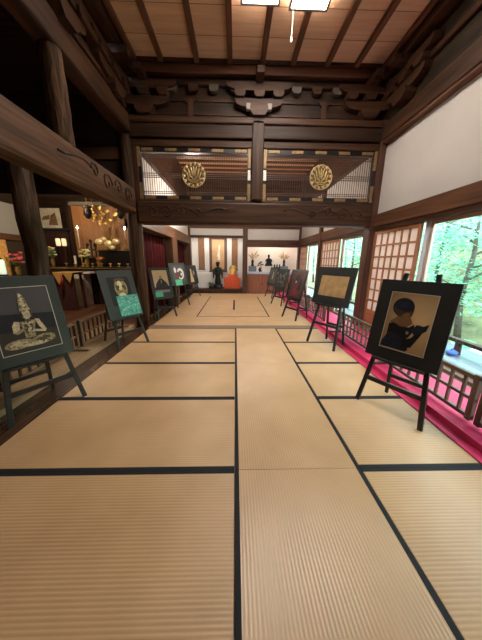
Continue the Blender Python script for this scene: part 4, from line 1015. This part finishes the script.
# ------------------------------------------------------------------ veranda and garden outside the right wall
DECK = planks('veranda_boards', (.11, .155, .20), (.17, .22, .27), 'x', .17, .22)
struct(MB().box(2.98, 4.02, -6, 14, -.12, .0), 'floor_veranda', DECK)
t = thing('veranda_rail', 'low dark rail along the outer edge of the veranda', 'rail', (3.62, 2.2, 0))
MB().box(-.05, .05, -7, 10, .20, .26).build('rail_beam', BK('y'), t, bevel=.006)
for y in (-3.6, -.6, 1.34, 4.4, 7.4): MB().tube([(0, y, 0), (0, y, .20)], .05, 10).build('post', BK('z'), t, True)
t = thing('blue_bundle', 'blue cloth bundle at the foot of the veranda rail post', 'bundle', (3.50, 3.50, 0))
MB().ell((0, 0, .045), (.09, .075, .045), 12, 8).build('bag', mat('blue_cloth', (.02, .10, .30), .7), t, True); MB().tube([(-.03, 0, .08), (0, 0, .12), (.04, 0, .08)], .010, 6).build('knot', mat('blue_cloth', (.03, .14, .42), .7), t, True)
def hgt(x, y):
    return -.55 + .05 * math.sin(x * 1.7 + y) + .05 * math.sin(y * 1.3 - x * .6) + max(0, x - 6.2) * .34 + max(0, x - 9) * .25 + max(0, y - 16) * .12
n1, n2 = 40, 70; vs = []; fs = []
for i in range(n1 + 1):
    for j in range(n2 + 1):
        x = 4.02 + 18 * (i / n1) ** 1.3; y = -9 + 46 * j / n2; vs.append((x, y, hgt(x, y)))
for i in range(n1):
    for j in range(n2): a = i * (n2 + 1) + j; fs.append((a, a + 1, a + n2 + 2, a + n2 + 1))
struct(MB().add(vs, fs), 'garden_ground', mat('mossy_soil', (.20, .20, .11), .9, var=.55, vscale=1.6), smooth=True)
struct(MB().box(4.03, 4.85, -6, 14, -.75, -.38), 'gutter_strip', mat('blue_grey_gravel', (.38, .42, .45), .8, var=.3, vscale=40))
t = thing('stone_basin', 'pale round stone slab with a green dish just beyond the veranda', 'stone basin', (4.75, 4.55, -.40))
MB().lathe([(.34, 0), (.38, .08), (.36, .14), (.0, .15)], n=20, sy=.8).build('stone_slab', mat('pale_stone', (.72, .72, .70), .7, var=.1), t, True)
MB().lathe([(.10, .14), (.17, .20), (.19, .27), (.17, .27), (.0, .21)], n=18).build('green_dish', mat('green_glaze', (.10, .42, .20), .3), t, True)
ROCK = mat('garden_rock', (.30, .30, .28), .8, var=.4, vscale=5)
rng = random.Random(31)
for i, (x, y, r, w) in enumerate(((5.22, 4.62, .12, 'nearest the stone basin'), (6.2, 7.8, .28, 'between two low shrubs at the slope foot'), (5.2, 11.0, .24, 'seen through the far window strip'), (4.98, 7.8, .14, 'low and small by the gravel'))):
    o = MB().ell((0, 0, 0), (r, r * .8, r * .6), 14, 9)
    o.v = [tuple(c * (1 + .14 * math.sin(9 * v[0] + 5 * v[1] + i) + .1 * math.sin(11 * v[2] + i)) for c in v) for v in o.v]
    tag(o.build('garden_rock', ROCK, None, True, loc=(x, y, hgt(x, y) + r * .2)), f'grey garden rock, {w}', 'rock', 'garden rocks')
LG = [leafmat('maple_leaf', (.13, .44, .25), (.36, .72, .50)), leafmat('fresh_leaf', (.24, .58, .38), (.52, .84, .66)), leafmat('deep_leaf', (.06, .28, .16), (.20, .52, .34))]
BARK = mat('tree_bark', (.10, .085, .07), .85, var=.4, vscale=9)
def leaves(n, c, r, size, rng, flat=.35, clumps=14):
    m = MB(); C_ = []
    for _ in range(clumps):
        while True:
            p = Vector((rng.uniform(-1, 1), rng.uniform(-1, 1), rng.uniform(-1, 1)))
            if .25 < p.length < 1: break
        C_.append(Vector((c[0] + p.x * r[0], c[1] + p.y * r[1], c[2] + p.z * r[2])))
    for i in range(n):
        q = C_[i % clumps]; s_ = min(r) * .55
        p = q + Vector((rng.gauss(0, s_ * .7), rng.gauss(0, s_ * .7), rng.gauss(0, s_ * .32)))
        p = Vector([max(c[k] - r[k] * 1.02, min(c[k] + r[k] * 1.02, p[k])) if (Vector(p) - Vector(c)).length > 0 and abs(p[k] - c[k]) < r[k] * 1.02 else c[k] + r[k] * rng.uniform(-1, 1) for k in range(3)])
        a = Vector((rng.uniform(-1, 1), rng.uniform(-1, 1), rng.uniform(-flat, flat))).normalized(); b = a.cross(Vector((rng.uniform(-.5, .5), rng.uniform(-.5, .5), 1))).normalized()
        l = size * rng.uniform(.6, 1.3)
        m.add([p - a * l, p + b * l * .42, p + a * l, p - b * l * .42], [(0, 1, 2, 3)])
    return m
def tree(x, y, h, r, label, k, n=2600, size=.085, seed=1, lean=0.):
    rng = random.Random(seed); z = hgt(x, y) - .05
    t = thing('garden_tree', label, 'tree', (x, y, z), 0, 'garden trees beyond the right-hand windows')
    T = MB().tube([(0, 0, 0), (lean * .4, .1, h * .3), (lean * .7, -.05, h * .6), (lean, 0, h * .9)], [.09, .07, .05, .02], 8)
    for i in range(6):
        u = i * 1.05 + seed; z0 = h * (.35 + .08 * i)
        T.tube([(lean * z0 / h, 0, z0), (lean * z0 / h + math.cos(u) * r * .5, math.sin(u) * r * .5, z0 + .25), (lean * z0 / h + math.cos(u) * r * .8, math.sin(u) * r * .8, z0 + .4)], [.032, .02, .009], 6)
    T.build('trunk', BARK, t, True)
    leaves(n, (0, 0, h * .60), (r, r, h * .42), size, rng, clumps=26).build('foliage', LG[k], t)
trees = [(6.25, 3.0, 3.4, 1.25, 1, 'bright tree beyond the veranda just past the right edge of the picture'), (6.25, 6.2, 3.9, 1.25, 0, 'light-green tree in the middle of the wide window, nearest the veranda'), (6.25, 9.4, 4.2, 1.25, 1, 'bright tree at the left side of the wide window, by its frame'),
 (6.25, 12.6, 4.4, 1.25, 0, 'bright tree in the window strip beside the scroll-sheet board, nearest the veranda'), (6.25, 15.8, 4.6, 1.25, 1, 'light tree near the veranda behind the far-room shoji'), (6.25, 19.0, 4.8, 1.25, 0, 'bright tree filling the narrow far window'),
 (9.0, 4.6, 4.6, 1.35, 0, 'second-row tree at the right edge of the wide window'), (9.0, 7.6, 5.0, 1.35, 1, 'pale second-row tree in the wide window behind the nearest one'), (9.0, 10.6, 5.2, 1.35, 2, 'dark-leaved second-row tree in the wide window, by its left frame'),
 (9.0, 13.6, 5.2, 1.35, 1, 'pale second-row tree in the window strip above the scroll-sheet board'), (9.0, 16.6, 5.4, 1.35, 0, 'second-row tree behind the doorpost window strip'), (9.0, 19.6, 5.4, 1.35, 2, 'dark second-row tree in the narrow far window'), (9.0, 22.6, 5.6, 1.35, 1, 'pale tree at the very back of the narrow far window'),
 (11.9, 6.0, 5.4, 1.4, 1, 'pale tree high on the slope at the right edge of the wide window'), (11.9, 9.0, 5.6, 1.4, 0, 'tree high on the slope in the middle of the wide window'), (11.9, 12.0, 5.6, 1.4, 1, 'pale tree high on the slope by the left frame of the wide window'), (11.9, 15.0, 6.0, 1.4, 0, 'tree high on the slope in the doorpost window strip'), (11.9, 18.0, 6.0, 1.4, 2, 'dark tree high on the slope behind the far room')]
for i, (x, y, h, r, k, l) in enumerate(trees): tree(x, y, h, r, l, k, seed=40 + i, n=3000, lean=(-1) ** i * .2, size=.075 if x < 8 else .10)
def shrub(x, y, r, label, k, seed):
    rng = random.Random(seed); z = hgt(x, y)
    t = thing('garden_shrub', label, 'shrub', (x, y, z), 0, 'garden shrubs')
    T = MB()
    for i in range(5): u = i * 1.26; T.tube([(0, 0, -.03), (math.cos(u) * r * .5, math.sin(u) * r * .5, r * .55)], [.025, .01], 6)
    T.build('stems', BARK, t); leaves(1500, (0, 0, r * .55), (r, r, r * .6), .05, rng, .8, 20).build('foliage', LG[k], t)
for i, (x, y, r, k, l) in enumerate(((5.7, 4.6, .30, 1, 'round bright shrub at the right edge of the wide window, near the basin'), (6.7, 4.6, .31, 0, 'shrub behind the round bright one at the right edge of the wide window'), (5.5, 7.8, .31, 1, 'low bright shrub at the left side of the wide window'),
    (6.9, 7.8, .31, 2, 'dark shrub at the left side of the wide window, farther up the slope'), (6.0, 11.0, .31, 0, 'shrub low in the window strip beside the doorpost'), (6.0, 14.2, .31, 2, 'dark shrub near the veranda outside the far room'))):
    shrub(x, y, r, l, k, 70 + i)
# ------------------------------------------------------------------ light: overcast sky, the hall's lamps, candles, added sanctuary fill
w = bpy.data.worlds.new('world'); SC.world = w; w.use_nodes = True; nt = w.node_tree
bg = nt.nodes['Background']; bg.inputs['Color'].default_value = (.80, .92, 1.0, 1); bg.inputs['Strength'].default_value = 8.6
def area(name, loc, rot, sx, sy, e, col=(1, 1, 1), portal=False):
    l = bpy.data.lights.new(name, 'AREA'); l.shape = 'RECTANGLE'; l.size = sx; l.size_y = sy; l.energy = e; l.color = col
    if portal: l.cycles.is_portal = True
    o = bpy.data.objects.new(name, l); COL.objects.link(o); o.location = loc; o.rotation_euler = [R(a) for a in rot]
    return o
area('daylight_portal', (3.0, 1.0, 1.07), (0, 90, 0), 1.95, 9.9, 1, portal=True)
area('daylight_portal_far', (3.0, 7.6, 1.07), (0, 90, 0), 1.95, 4.6, 1, portal=True)
def point(name, loc, e, col, r=.05):
    l = bpy.data.lights.new(name, 'POINT'); l.energy = e; l.color = col; l.shadow_soft_size = r
    o = bpy.data.objects.new(name, l); COL.objects.link(o); o.location = loc
point('altar_lamp', (-4.9, 7.9, 3.05), 7, (1, .70, .38))
point('altar_front_fill', (-4.1, 5.75, 3.05), 95, (1, .82, .62))  # added fill without a fixture, brightens the fronts of the sanctuary furnishings
point('alcove_lamp', (-6.0, 6.2, 1.75), 4, (1, .66, .3))
area('far_alcove_lamp', (-.8, 11.25, 2.53), (0, 0, 0), 1.8, .25, 17, (1, .93, .84))
area('cabinet_alcove_lamp', (1.7, 11.2, 2.53), (0, 0, 0), 1.8, .25, 15, (1, .88, .76))
SC.view_settings.view_transform = 'Standard'; SC.view_settings.look = 'None'; SC.view_settings.gamma = 1; SC.view_settings.exposure = .64
SC.view_settings.use_curve_mapping = False
SC.cycles.use_denoising = True; SC.cycles.max_bounces = 8; SC.cycles.diffuse_bounces = 5; SC.cycles.transparent_max_bounces = 12
SC.cycles.sample_clamp_indirect = 8
